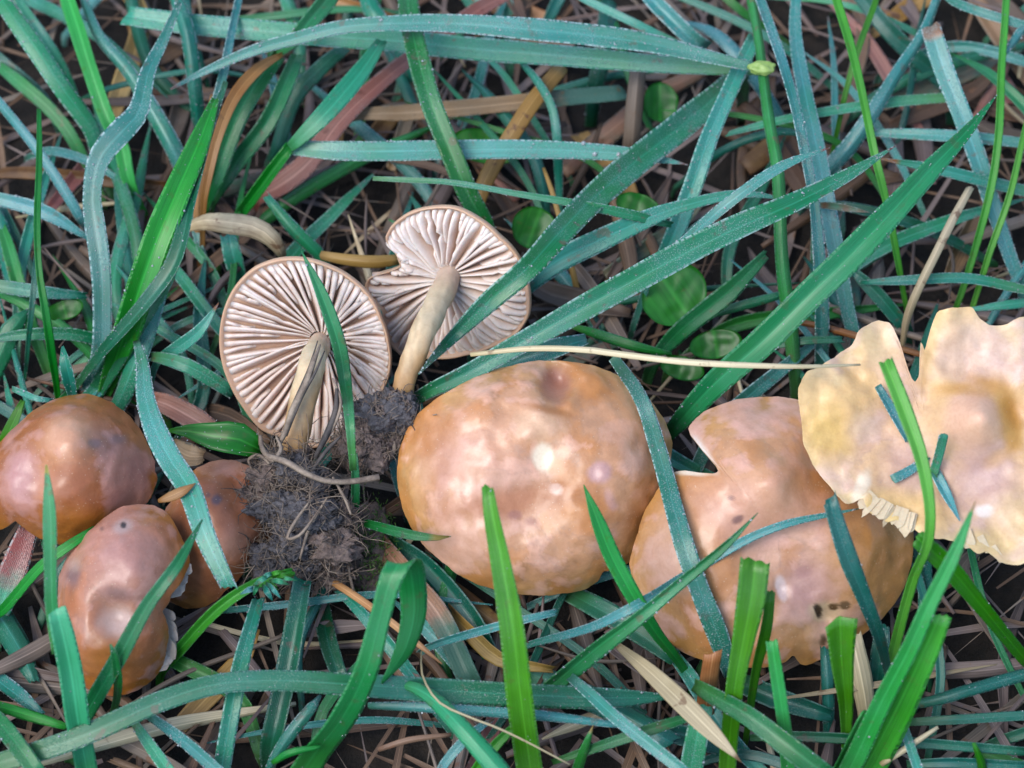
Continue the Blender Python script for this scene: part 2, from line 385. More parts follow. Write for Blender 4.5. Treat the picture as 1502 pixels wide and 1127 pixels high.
OC = [(800,530),(860,536),(915,555),(950,585),(975,615),(987,650),(978,700),(962,745),(945,790),(922,825),(898,838),(882,838),(877,852),(862,864),(820,871),(770,873),(720,864),(680,847),(645,822),(615,792),(595,757),(583,710),(585,665),(600,625),(625,598),(665,572),(710,550),(755,536)]
OD = [(1007,630),(1033,603),(1076,587),(1119,581),(1169,585),(1212,619),(1271,677),(1322,736),(1341,779),(1335,833),(1314,884),(1283,919),(1251,941),(1212,962),(1184,976),(1172,975),(1160,958),(1150,972),(1119,980),(1076,978),(1029,968),(990,950),(959,907),(935,865),(923,829),(935,782),(959,728),(985,693),(1003,692),(1020,698),(1040,701),(1048,693),(1036,677),(1018,651)]
OE = [(1353,468),(1355,500),(1357,523),(1352,546),(1345,557),(1337,548),(1328,520),(1320,493),(1308,470),(1374,458),(1400,453),(1426,450),(1437,465),(1452,475),(1478,475),(1496,463),(1522,467),(1560,500),(1590,560),(1600,640),(1585,720),(1550,780),(1520,815),(1496,830),(1467,825),(1448,806),(1433,815),(1418,795),(1388,791),(1359,788),(1340,772),(1328,776),(1316,762),(1302,766),(1290,752),(1276,752),(1266,728),(1254,738),(1239,739),(1221,717),(1198,687),(1178,650),(1176,616),(1170,575),(1182,547),(1198,542),(1225,523),(1251,505),(1258,486),(1288,467)]
OF = [(230,700),(222,730),(205,750),(160,785),(110,802),(64,792),(34,768),(0,778),(-30,760),(-42,720),(-32,690),(0,655),(26,632),(55,603),(98,581),(124,577),(158,588),(192,612),(217,650)]
OG = [(183,741),(222,741),(247,756),(264,786),(277,816),(273,845),(256,872),(243,897),(250,922),(247,948),(230,990),(204,1012),(170,1022),(141,1020),(124,1010),(106,965),(94,922),(87,875),(89,837),(102,811),(141,773)]
OH = [(281,692),(307,677),(341,674),(371,688),(400,720),(405,760),(379,807),(362,833),(332,867),(307,888),(273,893),(245,880),(235,840),(235,780),(245,745),(264,725)]
make_cap('C', (785, 715), 1.95, 63, 3, OC, 1.0, 3.2, [(818,560,24,-.42),(835,590,14,.10),(780,590,18,.08),(790,615,40,.14),(690,700,80,.12),(905,690,60,.16),(795,664,22,-.12),(775,745,55,-.20),(705,805,50,.14),(865,795,55,.12),(640,660,40,-.10),(955,650,30,-.10),(880,735,22,-.08),(690,580,40,.10)], .15, 1.3)
make_cap('D', (1130, 790), 1.75, 64, 6, OD, 1.0, 2.8, [(1125,708,58,.52),(1165,855,45,-.16),(1147,865,12,-.10),(1110,800,50,-.16),(1250,820,60,.14),(1000,830,55,.10),(1215,905,14,-.14),(1060,625,50,.12),(1215,700,50,-.10)], .14, 4.1)
make_cap('E', (1362, 640), 3.85, 68, -6, OE, -.22, 2.6, [(1428,620,50,.55),(1432,624,30,.22),(1495,600,26,-.16),(1360,590,34,-.14),(1385,700,60,-.22),(1310,640,50,-.16),(1500,620,50,-.22),(1420,540,50,-.18),(1215,690,40,-.12),(1300,490,24,-.10),(1240,590,30,.10),(1270,730,20,.12)], .20, 8.7, .16)
CAPS['E'].rw = .26; CAPS['C'].rw = .05; CAPS['D'].rw = .05
make_cap('F', (100, 705), 1.9, 66, -6, OF, 1.45, 2.4, [(108,640,44,.36),(50,690,34,-.20),(190,690,50,.10),(120,760,40,.08)], .13, 2.2)
make_cap('G', (178, 880), 1.7, 62, -8, OG, 1.1, 2.5, [(165,905,30,-.32),(195,780,50,.14),(135,950,50,.14),(243,893,26,-.24),(215,850,36,.10),(110,840,20,-.08)], .13, 6.4)
make_cap('H', (318, 785), 1.15, 64, 4, OH, .8, 2.3, [(305,730,40,.12),(345,712,18,-.16),(330,800,40,.10)], .13, 9.4)
def mushroom(key, label):
    c = CAPS[key]; b = c.c.copy(); b[2] = 0
    o = empty('mushroom', b); tag(o, label, 'mushroom', 'mushrooms in the grass'); return o
mC = mushroom('C', 'biggest round tan mushroom cap with a white scar at its centre')
build_cap('C', colf((.64,.42,.31), (.60,.36,.235), (.55,.34,.17), (.45,.215,.095), (.64,.42,.34), .72, 1.), [
    (795,670,17,22,-6,(.82,.72,.58),1.,.35),(790,625,42,26,0,(.66,.47,.34),.75,.6),(815,566,24,32,8,(.37,.20,.155),.9,.5),(805,602,40,7,12,(.33,.16,.075),.85,.7),(760,735,110,26,-8,(.36,.155,.075),.75,.7),  # slim dark patch paints the shadow line of the fold below the dip
    (880,695,18,16,-20,(.50,.33,.33),.8,.35),(895,735,8,18,-20,(.5,.33,.33),.5,.5),(690,660,80,50,10,(.60,.38,.30),.6,.8),(930,620,40,60,20,(.52,.29,.17),.5,.8),(755,755,10,7,0,(.32,.17,.15),.6,.6),(780,765,10,7,0,(.34,.19,.16),.6,.6),
    (950,740,30,90,15,(.37,.165,.07),.7,.7),(690,800,50,40,0,(.56,.36,.27),.5,.8),(640,640,50,24,-40,(.42,.20,.09),.6,.8),(816,717,9,8,20,(.68,.5,.42),.8,.4),(650,700,14,60,5,(.45,.25,.19),.5,.8)], mC)
stem_under(CAPS['C'], mC)
mD = mushroom('D', 'broad tan mushroom cap with a deep notch and small insect holes')
build_cap('D', colf((.62,.40,.31), (.57,.345,.22), (.51,.29,.135), (.43,.22,.11), (.60,.39,.33), .7, 1.), [
    (1075,755,60,50,0,(.60,.38,.31),.7,.8),(1150,720,50,50,0,(.60,.36,.24),.7,.8),(1210,700,60,90,-30,(.38,.175,.085),.65,.8),(1082,762,9,6,-20,(.17,.09,.08),.9,.5),(1070,732,5,4,0,(.17,.09,.08),.8,.5),
    (1148,862,9,20,-8,(.78,.68,.66),.95,.45),(1185,860,40,45,0,(.46,.29,.27),.7,.7),(1180,838,14,10,0,(.36,.2,.19),.5,.6),(1212,898,28,15,0,(.68,.54,.38),.8,.5),(1201,896,6,10,-20,(.03,.018,.012),1,.3),(1224,890,6,5,0,(.04,.025,.015),1,.3),(1239,889,8,6,-20,(.03,.02,.012),1,.3),(1207,940,7,12,0,(.04,.025,.02),1,.3),  # near-black spots paint the dark inside of the insect holes, without depth
    (1175,935,40,25,0,(.52,.33,.19),.5,.8),(1270,820,70,90,0,(.45,.25,.11),.5,.8),(980,800,40,70,20,(.62,.42,.32),.6,.8),(1031,667,9,34,-32,(.80,.74,.67),1.,.6),(1012,694,30,5,6,(.78,.69,.58),.9,.6)], mD)
stem_under(CAPS['D'], mD, .28, (.9, .2))
mE = mushroom('E', 'pale cream flattened mushroom cap with ragged torn wavy rim')
build_cap('E', colf((.70,.48,.34), (.66,.47,.35), (.74,.59,.39), (.66,.47,.26), (.58,.43,.40), .6, 1., .8), [
    (1425,620,46,46,0,(.74,.50,.38),.9,.5),(1478,615,20,62,-14,(.60,.37,.16),.9,.6),(1410,572,70,12,12,(.60,.38,.18),.8,.7),(1215,640,40,50,-20,(.70,.49,.22),.8,.7),(1330,680,40,50,0,(.56,.40,.38),.7,.8),(1445,700,60,50,0,(.55,.39,.37),.8,.8),
    (1420,510,60,50,0,(.70,.54,.46),.7,.8),(1362,510,14,50,8,(.64,.44,.19),.6,.7),(1290,500,30,30,0,(.72,.56,.36),.8,.7),(1290,760,60,30,20,(.72,.56,.30),.8,.6),(1264,715,12,30,20,(.80,.72,.60),.9,.5),(1443,750,14,10,0,(.82,.76,.72),.8,.5),(1262,602,4,4,0,(.3,.2,.1),.8,.5),(1268,620,26,26,0,(.7,.55,.43),.6,.8),(1440,800,50,26,0,(.72,.56,.32),.8,.6),(1230,560,14,10,0,(.78,.66,.46),.6,.6),(1255,575,50,40,-30,(.74,.52,.27),.55,.7),(1335,745,70,24,14,(.74,.53,.28),.7,.7),(1330,610,50,30,60,(.70,.48,.30),.5,.8),(1500,760,40,40,0,(.74,.56,.32),.7,.8),(1484,602,17,36,-10,(.55,.31,.12),.85,.7),(1486,646,15,30,12,(.57,.34,.14),.85,.7),(1455,566,36,12,22,(.57,.34,.15),.8,.8),(1398,572,40,11,-8,(.60,.38,.19),.7,.8),(1466,672,24,12,-30,(.60,.38,.20),.6,.8),(1425,618,38,40,0,(.74,.50,.38),.8,.6)], mE, 330, 64, (.74, .64, .48), (.80,.70,.52), 'capE')  # last tan ellipses: the hump's own ring, deepened in place of its shading
stem_under(CAPS['E'], mE, .3)
mF = mushroom('F', 'reddish brown domed mushroom cap with a glossy knob and grey smudges')
RBc, RBm = (.47,.24,.15), (.38,.165,.09)
build_cap('F', colf(RBc, RBm, (.40,.175,.065), (.29,.115,.06), (.44,.25,.215), .7, 1.), [
    (100,640,38,34,-20,(.60,.36,.25),.85,.7),(160,650,30,20,20,(.24,.14,.13),.6,.8),(175,645,14,9,0,(.15,.11,.12),.7,.7),(142,652,9,6,0,(.16,.11,.12),.7,.7),(30,700,26,40,0,(.42,.24,.24),.6,.8),(120,770,70,26,-5,(.42,.18,.06),.6,.8),(205,685,20,40,0,(.28,.16,.15),.5,.8)], mF)  # first patch paints the sky highlight on the knob into the colour
stem_under(CAPS['F'], mF)
mG = mushroom('G', 'pinkish brown lumpy mushroom cap with a pale dent and grey stains')
build_cap('G', colf((.50,.28,.21), (.48,.25,.18), (.42,.18,.065), (.38,.165,.095), (.48,.29,.25), .7, 1.), [
    (170,912,26,26,0,(.66,.50,.44),.95,.7),(190,810,60,45,0,(.50,.29,.25),.7,.8),(180,773,16,10,-20,(.56,.46,.44),.7,.6),(182,771,4,4,0,(.06,.05,.05),1,.5),(150,776,5,5,0,(.12,.09,.09),.7,.6),(106,845,14,20,0,(.20,.15,.17),.75,.8),(175,872,26,12,10,(.21,.13,.13),.7,.8),(108,828,14,12,0,(.55,.42,.38),.5,.8),(160,970,50,36,0,(.44,.20,.075),.7,.8),(243,900,8,60,0,(.36,.15,.08),.6,.7),(222,866,3,3,0,(.2,.08,.06),.9,.5)], mG)
stem_under(CAPS['G'], mG)
mH = mushroom('H', 'small brown mushroom cap tucked behind the lumpy cap beside the clod of soil')
build_cap('H', colf((.42,.21,.145), (.40,.185,.115), (.43,.21,.10), (.30,.13,.075), (.45,.26,.21), .7, 1.), [
    (345,800,40,26,-40,(.48,.30,.24),.6,.8),(318,735,7,8,0,(.1,.08,.1),.8,.6),(306,727,4,4,0,(.15,.08,.07),.8,.6),(335,685,24,12,0,(.44,.26,.24),.6,.8)], mH)
stem_under(CAPS['H'], mH, .2)
# pale flesh strips and torn gill edges that show below rims
def gill_teeth(key, parent, pts, wd=.16, colr=(.74,.60,.42)):
    c = CAPS[key]
    for i, (x, y, L) in enumerate(pts):
        p = Pplane(x, y, c.c, c.n); q = p - c.c
        rad = nrm((q @ c.u) * c.u + (q @ c.v) * c.v); tn = np.cross(c.n, rad)
        Lc = L * PX * rnd.uniform(.35, 1.0); w_ = wd * rnd.uniform(.8, 1.9); sk = rnd.uniform(-.05, .05); tl = rnd.uniform(-.5, .5)
        prof = [(-.30, -.5), (-.02, -.5), (Lc * .35, -.42), (Lc * .6, -.18), (Lc, .05), (Lc * .75, .2), (Lc * .4, .36), (-.02, .5), (-.30, .5)]
        V = []
        for h in (.02, -.02):
            for (a_, b_) in prof: V.append(p + rad * a_ + tn * (b_ * w_ + sk * max(0, a_) * 4) + c.n * (h - .09 - max(0, a_) * .35 + b_ * w_ * tl))
        n = len(prof); F = [list(range(n))[::-1], [n + k for k in range(n)]] + [[k, (k+1) % n, n + (k+1) % n, n + k] for k in range(n)]
        mesh('gill', V, F, M['flesh'], parent, col=np.tile(np.array(colr) * rnd.uniform(.85, 1.08), (2*n, 1)), smooth=False)
gill_teeth('E', mE, [(1264,740,9),(1272,748,16),(1282,752,7),(1290,756,11),(1300,763,22),(1310,765,8),(1319,768,9),(1328,774,24),(1337,776,7),(1424,800,6),(1450,808,8),(1470,822,5)], .12, (.70,.55,.36))
gill_teeth('G', mG, [(250,908,14),(252,922,14),(251,934,14),(249,946,13),(246,958,13),(242,970,12),(238,980,10),(270,848,12),(264,858,14),(258,866,12),(275,832,10)], .24, colr=(.56,.47,.40))

# ------------------------------------------------------------------ gilled mushrooms
def gilled(key, label, cpx, z, elev, az, outline, ngill, stem_px, stem_r, seed, tint):
    c = make_cap(key, cpx, z, elev, az, outline, .3, 2.2, (), .03, seed)
    b = c.c.copy(); b[2] = 0
    o = empty('mushroom', b); tag(o, label, 'mushroom', 'mushrooms in the grass')
    NT, NR = 144, 26; th = np.linspace(-math.pi, math.pi, NT, endpoint=False); Rr = np.interp(th, c.th, c.r)
    Rr = .5 * Rr + .25 * np.roll(Rr, 1) + .25 * np.roll(Rr, -1)
    lph = {'A': 2.2, 'B': -.6}[key]; depth = .34                                   # flesh lies this far behind the rim plane near the stem
    rings = [(s, -depth * (1 - s ** 2.0) - .02, 0) for s in np.linspace(.03, .965, NR)] + [(.985, .02, 1), (1., -.02, 1), (1.005, -.10, 1), (.97, -.26, 1), (.8, -.55, 1), (.4, -.85, 1), (.1, -.92, 1)]
    V = []; C_ = []
    for s, h, rim in rings:
        for k, t in enumerate(th):
            wv = .05 * nz((math.cos(t)*1.5, math.sin(t)*1.5, 0), 1., seed) * s
            V.append(c.c + s * Rr[k] * (math.cos(t)*c.u + math.sin(t)*c.v) + c.n * (h + wv))
            C_.append((.62, .40, .26) if rim else np.array((.60, .39, .27)) * (1.1 if s > .85 else 1))
    m = len(rings)
    F = [[i*NT+k, i*NT+(k+1) % NT, (i+1)*NT+(k+1) % NT, (i+1)*NT+k] for i in range(m-1) for k in range(NT)]
    F += [[k for k in range(NT)][::-1], [(m-1)*NT+k for k in range(NT)]]
    cap = mesh('cap', V, F, M['flesh'], o, col=np.array(C_))
    g = random.Random(int(seed * 10))
    offs = np.cumsum([g.uniform(.7, 1.3) for _ in range(ngill)]); offs = offs / offs[-1] * 2 * math.pi
    for i, t0 in enumerate(offs):
        lev = (0, 2, 0, 1)[i % 4]
        s0 = (.11, .40, .66)[lev] + g.uniform(-.03, .06) * (lev > 0)
        s1 = .955 + g.uniform(-.01, .012)
        n = 15; ph = g.uniform(0, 6.3); am = g.uniform(.002, .012); hh = (.22, .18, .12)[lev] * g.uniform(.9, 1.08)
        lean = g.uniform(-.25, .25) + .55 * math.sin(t0 + lph)
        Vg = []; Cg = []; ths = (.088, .080, .066)[lev] * g.uniform(.85, 1.15)
        nick = g.uniform(.3, .9) if g.random() < .35 else 9
        for q in range(n):
            f = q / (n - 1); s = s0 + (s1 - s0) * f
            t = t0 + am * math.sin(ph + 5 * f) / max(.35, s) + .03 * math.sin(ph * 2) * (1 - f)
            if lev == 0: t += .0
            tt = (t + math.pi) % (2*math.pi) - math.pi
            rr = np.interp(tt, c.th, c.r) * s
            rd = math.cos(t)*c.u + math.sin(t)*c.v; tn = np.cross(c.n, rd)
            base = c.c + rr * rd + c.n * (-depth * (1 - s ** 2.0) - .05)
            env = min(1, f / .16) ** .7 if lev else min(1, f / .05 + .45)
            env *= min(1, (1 - f) / .35) ** .55
            h = hh * env * (1 + .05 * math.sin(9 * f + ph)) + .03
            if abs(f - nick) < .04: h *= .62
            crown = tn * lean * h
            w0 = ths * (.22 + .85 * s); w1 = w0 * .85
            # section: base, upper flank, rounded edge, flank, base
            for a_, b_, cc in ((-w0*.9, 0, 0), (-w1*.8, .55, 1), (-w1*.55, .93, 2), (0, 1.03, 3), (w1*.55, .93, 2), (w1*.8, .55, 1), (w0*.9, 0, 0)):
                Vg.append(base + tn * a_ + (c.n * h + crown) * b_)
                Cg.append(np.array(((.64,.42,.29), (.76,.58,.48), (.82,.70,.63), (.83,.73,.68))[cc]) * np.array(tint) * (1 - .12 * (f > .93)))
        k = 7; Fg = [[x*k+y, x*k+y+1, (x+1)*k+y+1, (x+1)*k+y] for x in range(n-1) for y in range(k-1)]
        Fg += [[x for x in range(k)], [(n-1)*k + x for x in range(k)][::-1]]
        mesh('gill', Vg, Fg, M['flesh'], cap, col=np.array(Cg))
    # stem
    pts = [c.c - c.n * .42] + stem_px; L = len(pts)
    V, F = tube(pts, stem_r, 26, 18)
    V = np.array(V); cen = V.reshape(-1, 18, 3).mean(1); ff = np.repeat(np.linspace(0, 1, 26), 18)
    ns = np.array([nz(v, 2.2, seed) for v in V]); ns2 = np.array([nz((v[0]*3, v[1], v[2]), 5., seed) for v in V])
    V = V + (V - np.repeat(cen, 18, 0)) * (.16 * ns + .10 * ns2)[:, None]
    colr = lerp((.66,.50,.40), (.70,.56,.36), sm(ff, 0, .35)); colr += (np.array((.47,.28,.12)) - colr) * (sm(ff + .25*ns, .5, .85))[:, None]
    colr *= (1 + .25 * ns2)[:, None]
    mesh('stem', V, F, M['flesh'], o, col=np.clip(colr, 0, 1))
    return o
OA = [(323,476),(343,423),(373,393),(410,380),(446,380),(480,390),(516,410),(543,436),(560,470),(570,506),(571,550),(556,583),(530,612),(486,650),(456,660),(420,645),(383,633),(357,600),(337,566),(323,523)]
OB = [(563,353),(573,333),(600,313),(633,305),(666,305),(699,320),(733,347),(763,383),(776,423),(776,463),(759,490),(723,510),(683,522),(633,526),(590,525),(570,503),(560,456),(533,422),(540,407),(566,402),(588,392),(580,370)]
mB = gilled('B', 'upturned mushroom showing gills with a bite out of its rim', (655, 410), 2.6, 36, -14, OB, 72, [P(620,490,3.3), P(597,548,2.9), P(588,585,2.55)], [.235, .23, .225, .20, .19], 3.7, (1, 1, 1))
mA = gilled('A', 'upturned mushroom showing a full disc of gills with soil on its stem', (466, 508), 2.35, 38, -8, OA, 76, [P(455,540,3.2), P(441,605,2.75), P(431,665,2.2)], [.19, .24, .25, .25, .26], 5.9, (1, .98, .97))
# soil on the stem ends
def clod(parent, px, py, z, r, sx=1., sy=1., seed=0., mat='clod', amp=.30):
    Vi, Fi = ICO[4]; c = P(px, py, z); V = []
    for v in Vi:
        q = v * np.array([sx, sy, .9])
        d = 1 + amp * nz(v, 1.6, seed) + amp * .75 * abs(nz(v, 3.6, seed + 2)) + amp * .4 * nz(v, 8., seed + 4) + amp * .18 * nz(v, 17., seed + 6)
        V.append(c + q * d * r)
    return mesh('soil_clod', V, Fi, M[mat], parent)
def fuzz(parent, name, spots, mat, count, L, r, seed):
    g = random.Random(seed); mb = MB()
    for i in range(count):
        px, py, z, rad = g.choice(spots); c = P(px, py, z)
        d = nrm([g.gauss(0, 1), g.gauss(0, 1), g.gauss(0, 1)])
        if d @ FWD > .2: d = -d
        p0 = c + d * rad * .93; d2 = nrm(np.cross(d, [g.gauss(0, 1), g.gauss(0, 1), g.gauss(0, 1)]) + d * g.uniform(-.1, .7))
        l = g.uniform(.4, 1) * L; bend = np.array([g.gauss(0, .3), g.gauss(0, .3), g.gauss(0, .3)]) * l
        V, F = tube([p0, p0 + d2 * l * .5 + bend * .5, p0 + d2 * l + bend * .2 - d * l * .25], [r, r * .8, r * .3], 6, 4)
        mb.add(V, F)
    o = mesh(name, mb.verts(), mb.F, M[mat], parent); o['kind'] = 'stuff'; return o
def crumbs(parent, spots, mat, count, r, seed):
    g = random.Random(seed); mb = MB(); Vi, Fi = ICO[0]
    for i in range(count):
        px, py, z, rad = g.choice(spots); c = P(px, py, z)
        d = nrm([g.gauss(0, 1), g.gauss(0, 1), g.gauss(0, 1)])
        if d @ FWD > .3: d = -d
        s = r * g.uniform(.4, 1.3)
        V = c + d * rad * g.uniform(.92, 1.08) + np.array([v * g.uniform(.6, 1.3) for v in Vi]) * s
        mb.add(V, Fi)
    o = mesh('soil_crumbs', mb.verts(), mb.F, M[mat], parent, smooth=False); o['kind'] = 'stuff'; return o
la = [(398,702,2.0,.26),(428,690,2.3,.24),(460,705,2.2,.30),(378,735,1.7,.28),(412,748,2.0,.34),(455,755,2.2,.34),(495,760,1.8,.30),(372,768,1.4,.20),(430,795,1.9,.34),(480,800,1.8,.36),(395,825,1.4,.30),(440,835,1.5,.28),(490,838,1.3,.28),(512,795,1.5,.18),(375,805,1.2,.18),(432,670,2.2,.26),(402,672,2.0,.16)]
for i, (x, y, z, r) in enumerate(la): clod(mA, x, y, z, r, rnd.uniform(.9, 1.4), rnd.uniform(.8, 1.2), 3.1 * i + 1, 'clod' if i % 3 else 'clod2', .55)
lb = [(553,610,2.5,.36),(582,596,2.6,.30),(590,618,2.4,.22),(530,640,2.3,.38),(552,662,2.1,.34),(508,656,2.0,.26),(572,648,2.1,.22),(525,676,1.8,.22)]
for i, (x, y, z, r) in enumerate(lb): clod(mB, x, y, z, r, rnd.uniform(.9, 1.3), 1, 5.3 * i + 2, 'clod' if i < 3 else 'clod2', .42)
crumbs(mA, la, 'clod', 1300, .03, 4); crumbs(mA, la, 'clod2', 700, .024, 14); crumbs(mB, lb, 'clod2', 1600, .028, 5)
fuzz(mA, 'rootlets', la, 'fibre', 420, .7, .011, 6); fuzz(mB, 'rootlets', lb, 'root', 420, .45, .009, 7)
fuzz(mA, 'rootlets', la, 'root', 800, .8, .009, 16); fuzz(mB, 'rootlets', lb, 'fibre', 120, .6, .010, 17)
def root(parent, pts, r, mat='root'):
    V, F = tube([P(*p) for p in pts], r, 22, 6); return mesh('root', V, F, M[mat], parent)
root(mA, [(383,655,2.7),(392,668,2.9),(420,678,3.0),(450,695,3.0),(480,706,2.9),(520,706,2.8),(556,700,2.75)], [.03,.05,.06,.055,.05,.055,.06])
root(mA, [(382,640,2.6),(386,660,2.8),(400,675,2.9),(412,660,2.9),(405,640,2.8)], [.03,.05,.05,.04,.02])
root(mA, [(455,735,2.6),(430,770,2.6),(422,790,2.5),(440,785,2.6),(470,745,2.7)], [.02,.03,.03,.03,.015])
root(mA, [(370,690,2.2),(365,675,2.3),(380,668,2.5),(395,680,2.6)], [.02,.03,.03,.02])
root(mA, [(440,820,2.1),(450,785,2.3),(462,760,2.5),(480,730,2.6)], [.02,.03,.025,.02])
root(mA, [(488,700,2.8),(505,730,2.6),(515,755,2.4)], [.02,.03,.02])
root(mA, [(510,800,1.6),(512,840,1.4),(520,875,1.1),(522,905,.8)], [.02,.03,.03,.02])
root(mB, [(485,645,2.1),(520,620,2.5),(505,600,2.4)], [.02,.03,.02], 'fibre')
root(mB, [(520,610,2.4),(545,600,2.7),(575,598,2.7)], [.02,.03,.02], 'fibre')
root(mB, [(575,640,2.3),(578,660,2.2),(572,675,2.1)], [.04,.05,.02])
root(mB, [(600,605,2.5),(618,612,2.5),(640,608,3.0)], [.03,.02,.01])
# blackened fibres stuck along the stem of A and the dark leaf scrap beside it
for pts, r, mt in [([(470,505,3.75),(460,530,3.7),(448,565,3.5),(430,600,3.2),(418,635,2.9),(408,655,2.7)], [.015,.05,.06,.06,.05,.03], 'root'),
                   ([(476,515,3.7),(463,545,3.65),(445,578,3.4),(430,612,3.1),(420,640,2.85)], [.01,.025,.03,.03,.02], 'fibre'),
                   ([(466,500,3.75),(453,540,3.6),(438,575,3.35),(424,605,3.1)], [.01,.02,.025,.02], 'fibre'),
                   ([(494,570,3.3),(492,605,3.1),(478,640,2.9),(462,672,2.6)], [.03,.06,.06,.04], 'fibre'),
                   ([(488,555,3.3),(500,590,3.2),(490,625,3.0),(470,655,2.7)], [.015,.03,.03,.03], 'root'),
                   ([(500,640,2.9),(480,660,2.8),(458,690,2.6)], [.02,.04,.03], 'fibre')]:
    root(mA, pts, r, mt)

# ------------------------------------------------------------------ blades
NFIX = [0]
def zpt(tok):
    x, y, z = tok.split(',')
    x, y = float(x), float(y)
    if z[0].isalpha():
        k = z.rstrip('0123456789.'); h = [cap_hit(CAPS[q], x, y, float(z[len(k):] or .1)) for q in k]
        return min(h, key=lambda v: np.linalg.norm(v - CAM))
    return P(x, y, float(z))
def drops(parent, pos, nor, rad):
    big = MB(); 
    for p, n, r in zip(pos, nor, rad):
        Vi, Fi = ICO[1] if r > .02 else ICO[0]
        big.add(p + n * r * .35 + Vi * r, Fi)
    if not big.n: return
    o = mesh('dew', big.verts(), big.F, M['dew'], parent); o['kind'] = 'stuff'
def ribbon(pts, wid, tw=(0, 0), fold=.22, seed=0., seg=.22, thick=.022, K2=4, wob=1., cut=0, tipl=0., tipa=0., bx=None):
    pts = np.asarray(pts, float); g = random.Random(seed)
    wv = np.interp(np.linspace(0, 1, len(pts)), np.linspace(0, 1, len(wid)), wid) if len(wid) != len(pts) else np.array(wid, float)
    L0 = np.linalg.norm(np.diff(pts, axis=0), axis=1).sum(); n = int(max(8, min(70, L0 / seg)))
    sp, L = spline(np.c_[pts, wv], n); c = sp[:, :3]; wd = np.maximum(sp[:, 3], .6) * PX
    f = np.linspace(0, 1, n)
    ph = g.uniform(0, 99)
    for i in range(n):
        a = .035 * wob * min(1, L / 4) * math.sin(math.pi * f[i])
        c[i] += a * np.array([nz((f[i]*L*.35, ph, 0), 1.), nz((f[i]*L*.35, ph + 9, 0), 1.), nz((f[i]*L*.35, ph + 19, 0), 1.)])
        wd[i] *= 1 + .05 * wob * nz((f[i] * L * 1.1, ph + 33, 0), 1.)
    t = np.gradient(c, axis=0); t /= np.linalg.norm(t, axis=1)[:, None] + 1e-9
    D = -FWD
    nn = D - (t @ D)[:, None] * t; nn /= np.linalg.norm(nn, axis=1)[:, None] + 1e-6
    b = np.cross(t, nn)
    if bx is not None:
        B = math.cos(R(bx)) * RT + math.sin(R(bx)) * UP
        b = B - (t @ B)[:, None] * t; b /= np.linalg.norm(b, axis=1)[:, None] + 1e-6; nn = np.cross(b, t)
    an = np.radians(np.linspace(tw[0], tw[1], n) + 8 * np.array([nz((x * L * .25, ph + 5, 0), 1.) for x in f]))
    n2 = np.cos(an)[:, None] * nn + np.sin(an)[:, None] * b; b2 = np.cos(an)[:, None] * b - np.sin(an)[:, None] * nn
    wd = wd / np.maximum(.5, np.cos(an))
    cs = g.uniform(-1, 1); us = np.linspace(-1, 1, 2 * K2 + 1); up = []; lo = []
    th = thick * np.minimum(1, wd / .12)
    for u in us:
        e = c + b2 * (u * wd / 2)[:, None] + n2 * (fold * wd / 2 * (abs(u) ** 1.3 - .4))[:, None]
        if cut:
            e[-1] = e[-1] + t[-1] * (cs * u * min(.16, wd[-1] * .3) + .03 * g.uniform(-1, 1) + (.05 if abs(u) == 1 else 0) * g.uniform(-1, 1)) * cut
        up.append(e + n2 * (th * .5 * (1 - .8 * u ** 4))[:, None]); lo.append(e - n2 * (th * .5 * (1 - .8 * u ** 4) * (1.6 if u == 0 else 1))[:, None])
    rows = up + lo[::-1]; k = len(rows)
    V = np.stack(rows, 1).reshape(-1, 3)
    F = [[i*k+j, (i+1)*k+j, (i+1)*k+(j+1) % k, i*k+(j+1) % k] for i in range(n-1) for j in range(k)]
    h_ = k // 2
    for e in (0, n - 1):
        for j in range(h_ - 1):
            f_ = [e*k+j, e*k+j+1, e*k+k-2-j, e*k+k-1-j]; F.append(f_ if e == 0 else f_[::-1])
    bu = np.tile(np.r_[us, us[::-1]], n); bl = np.repeat(f * L, k); bt = np.repeat(f, k)
    tip = np.full(len(V), tipa)
    if tipl: tip = np.maximum(tip, np.repeat(np.clip(1 - (1 - f) * L / tipl, 0, 1) ** .6, k))
    return V, F, dict(bu=bu, bl=bl, bt=bt, tip=tip), (c, b2, n2, wd, L, n)
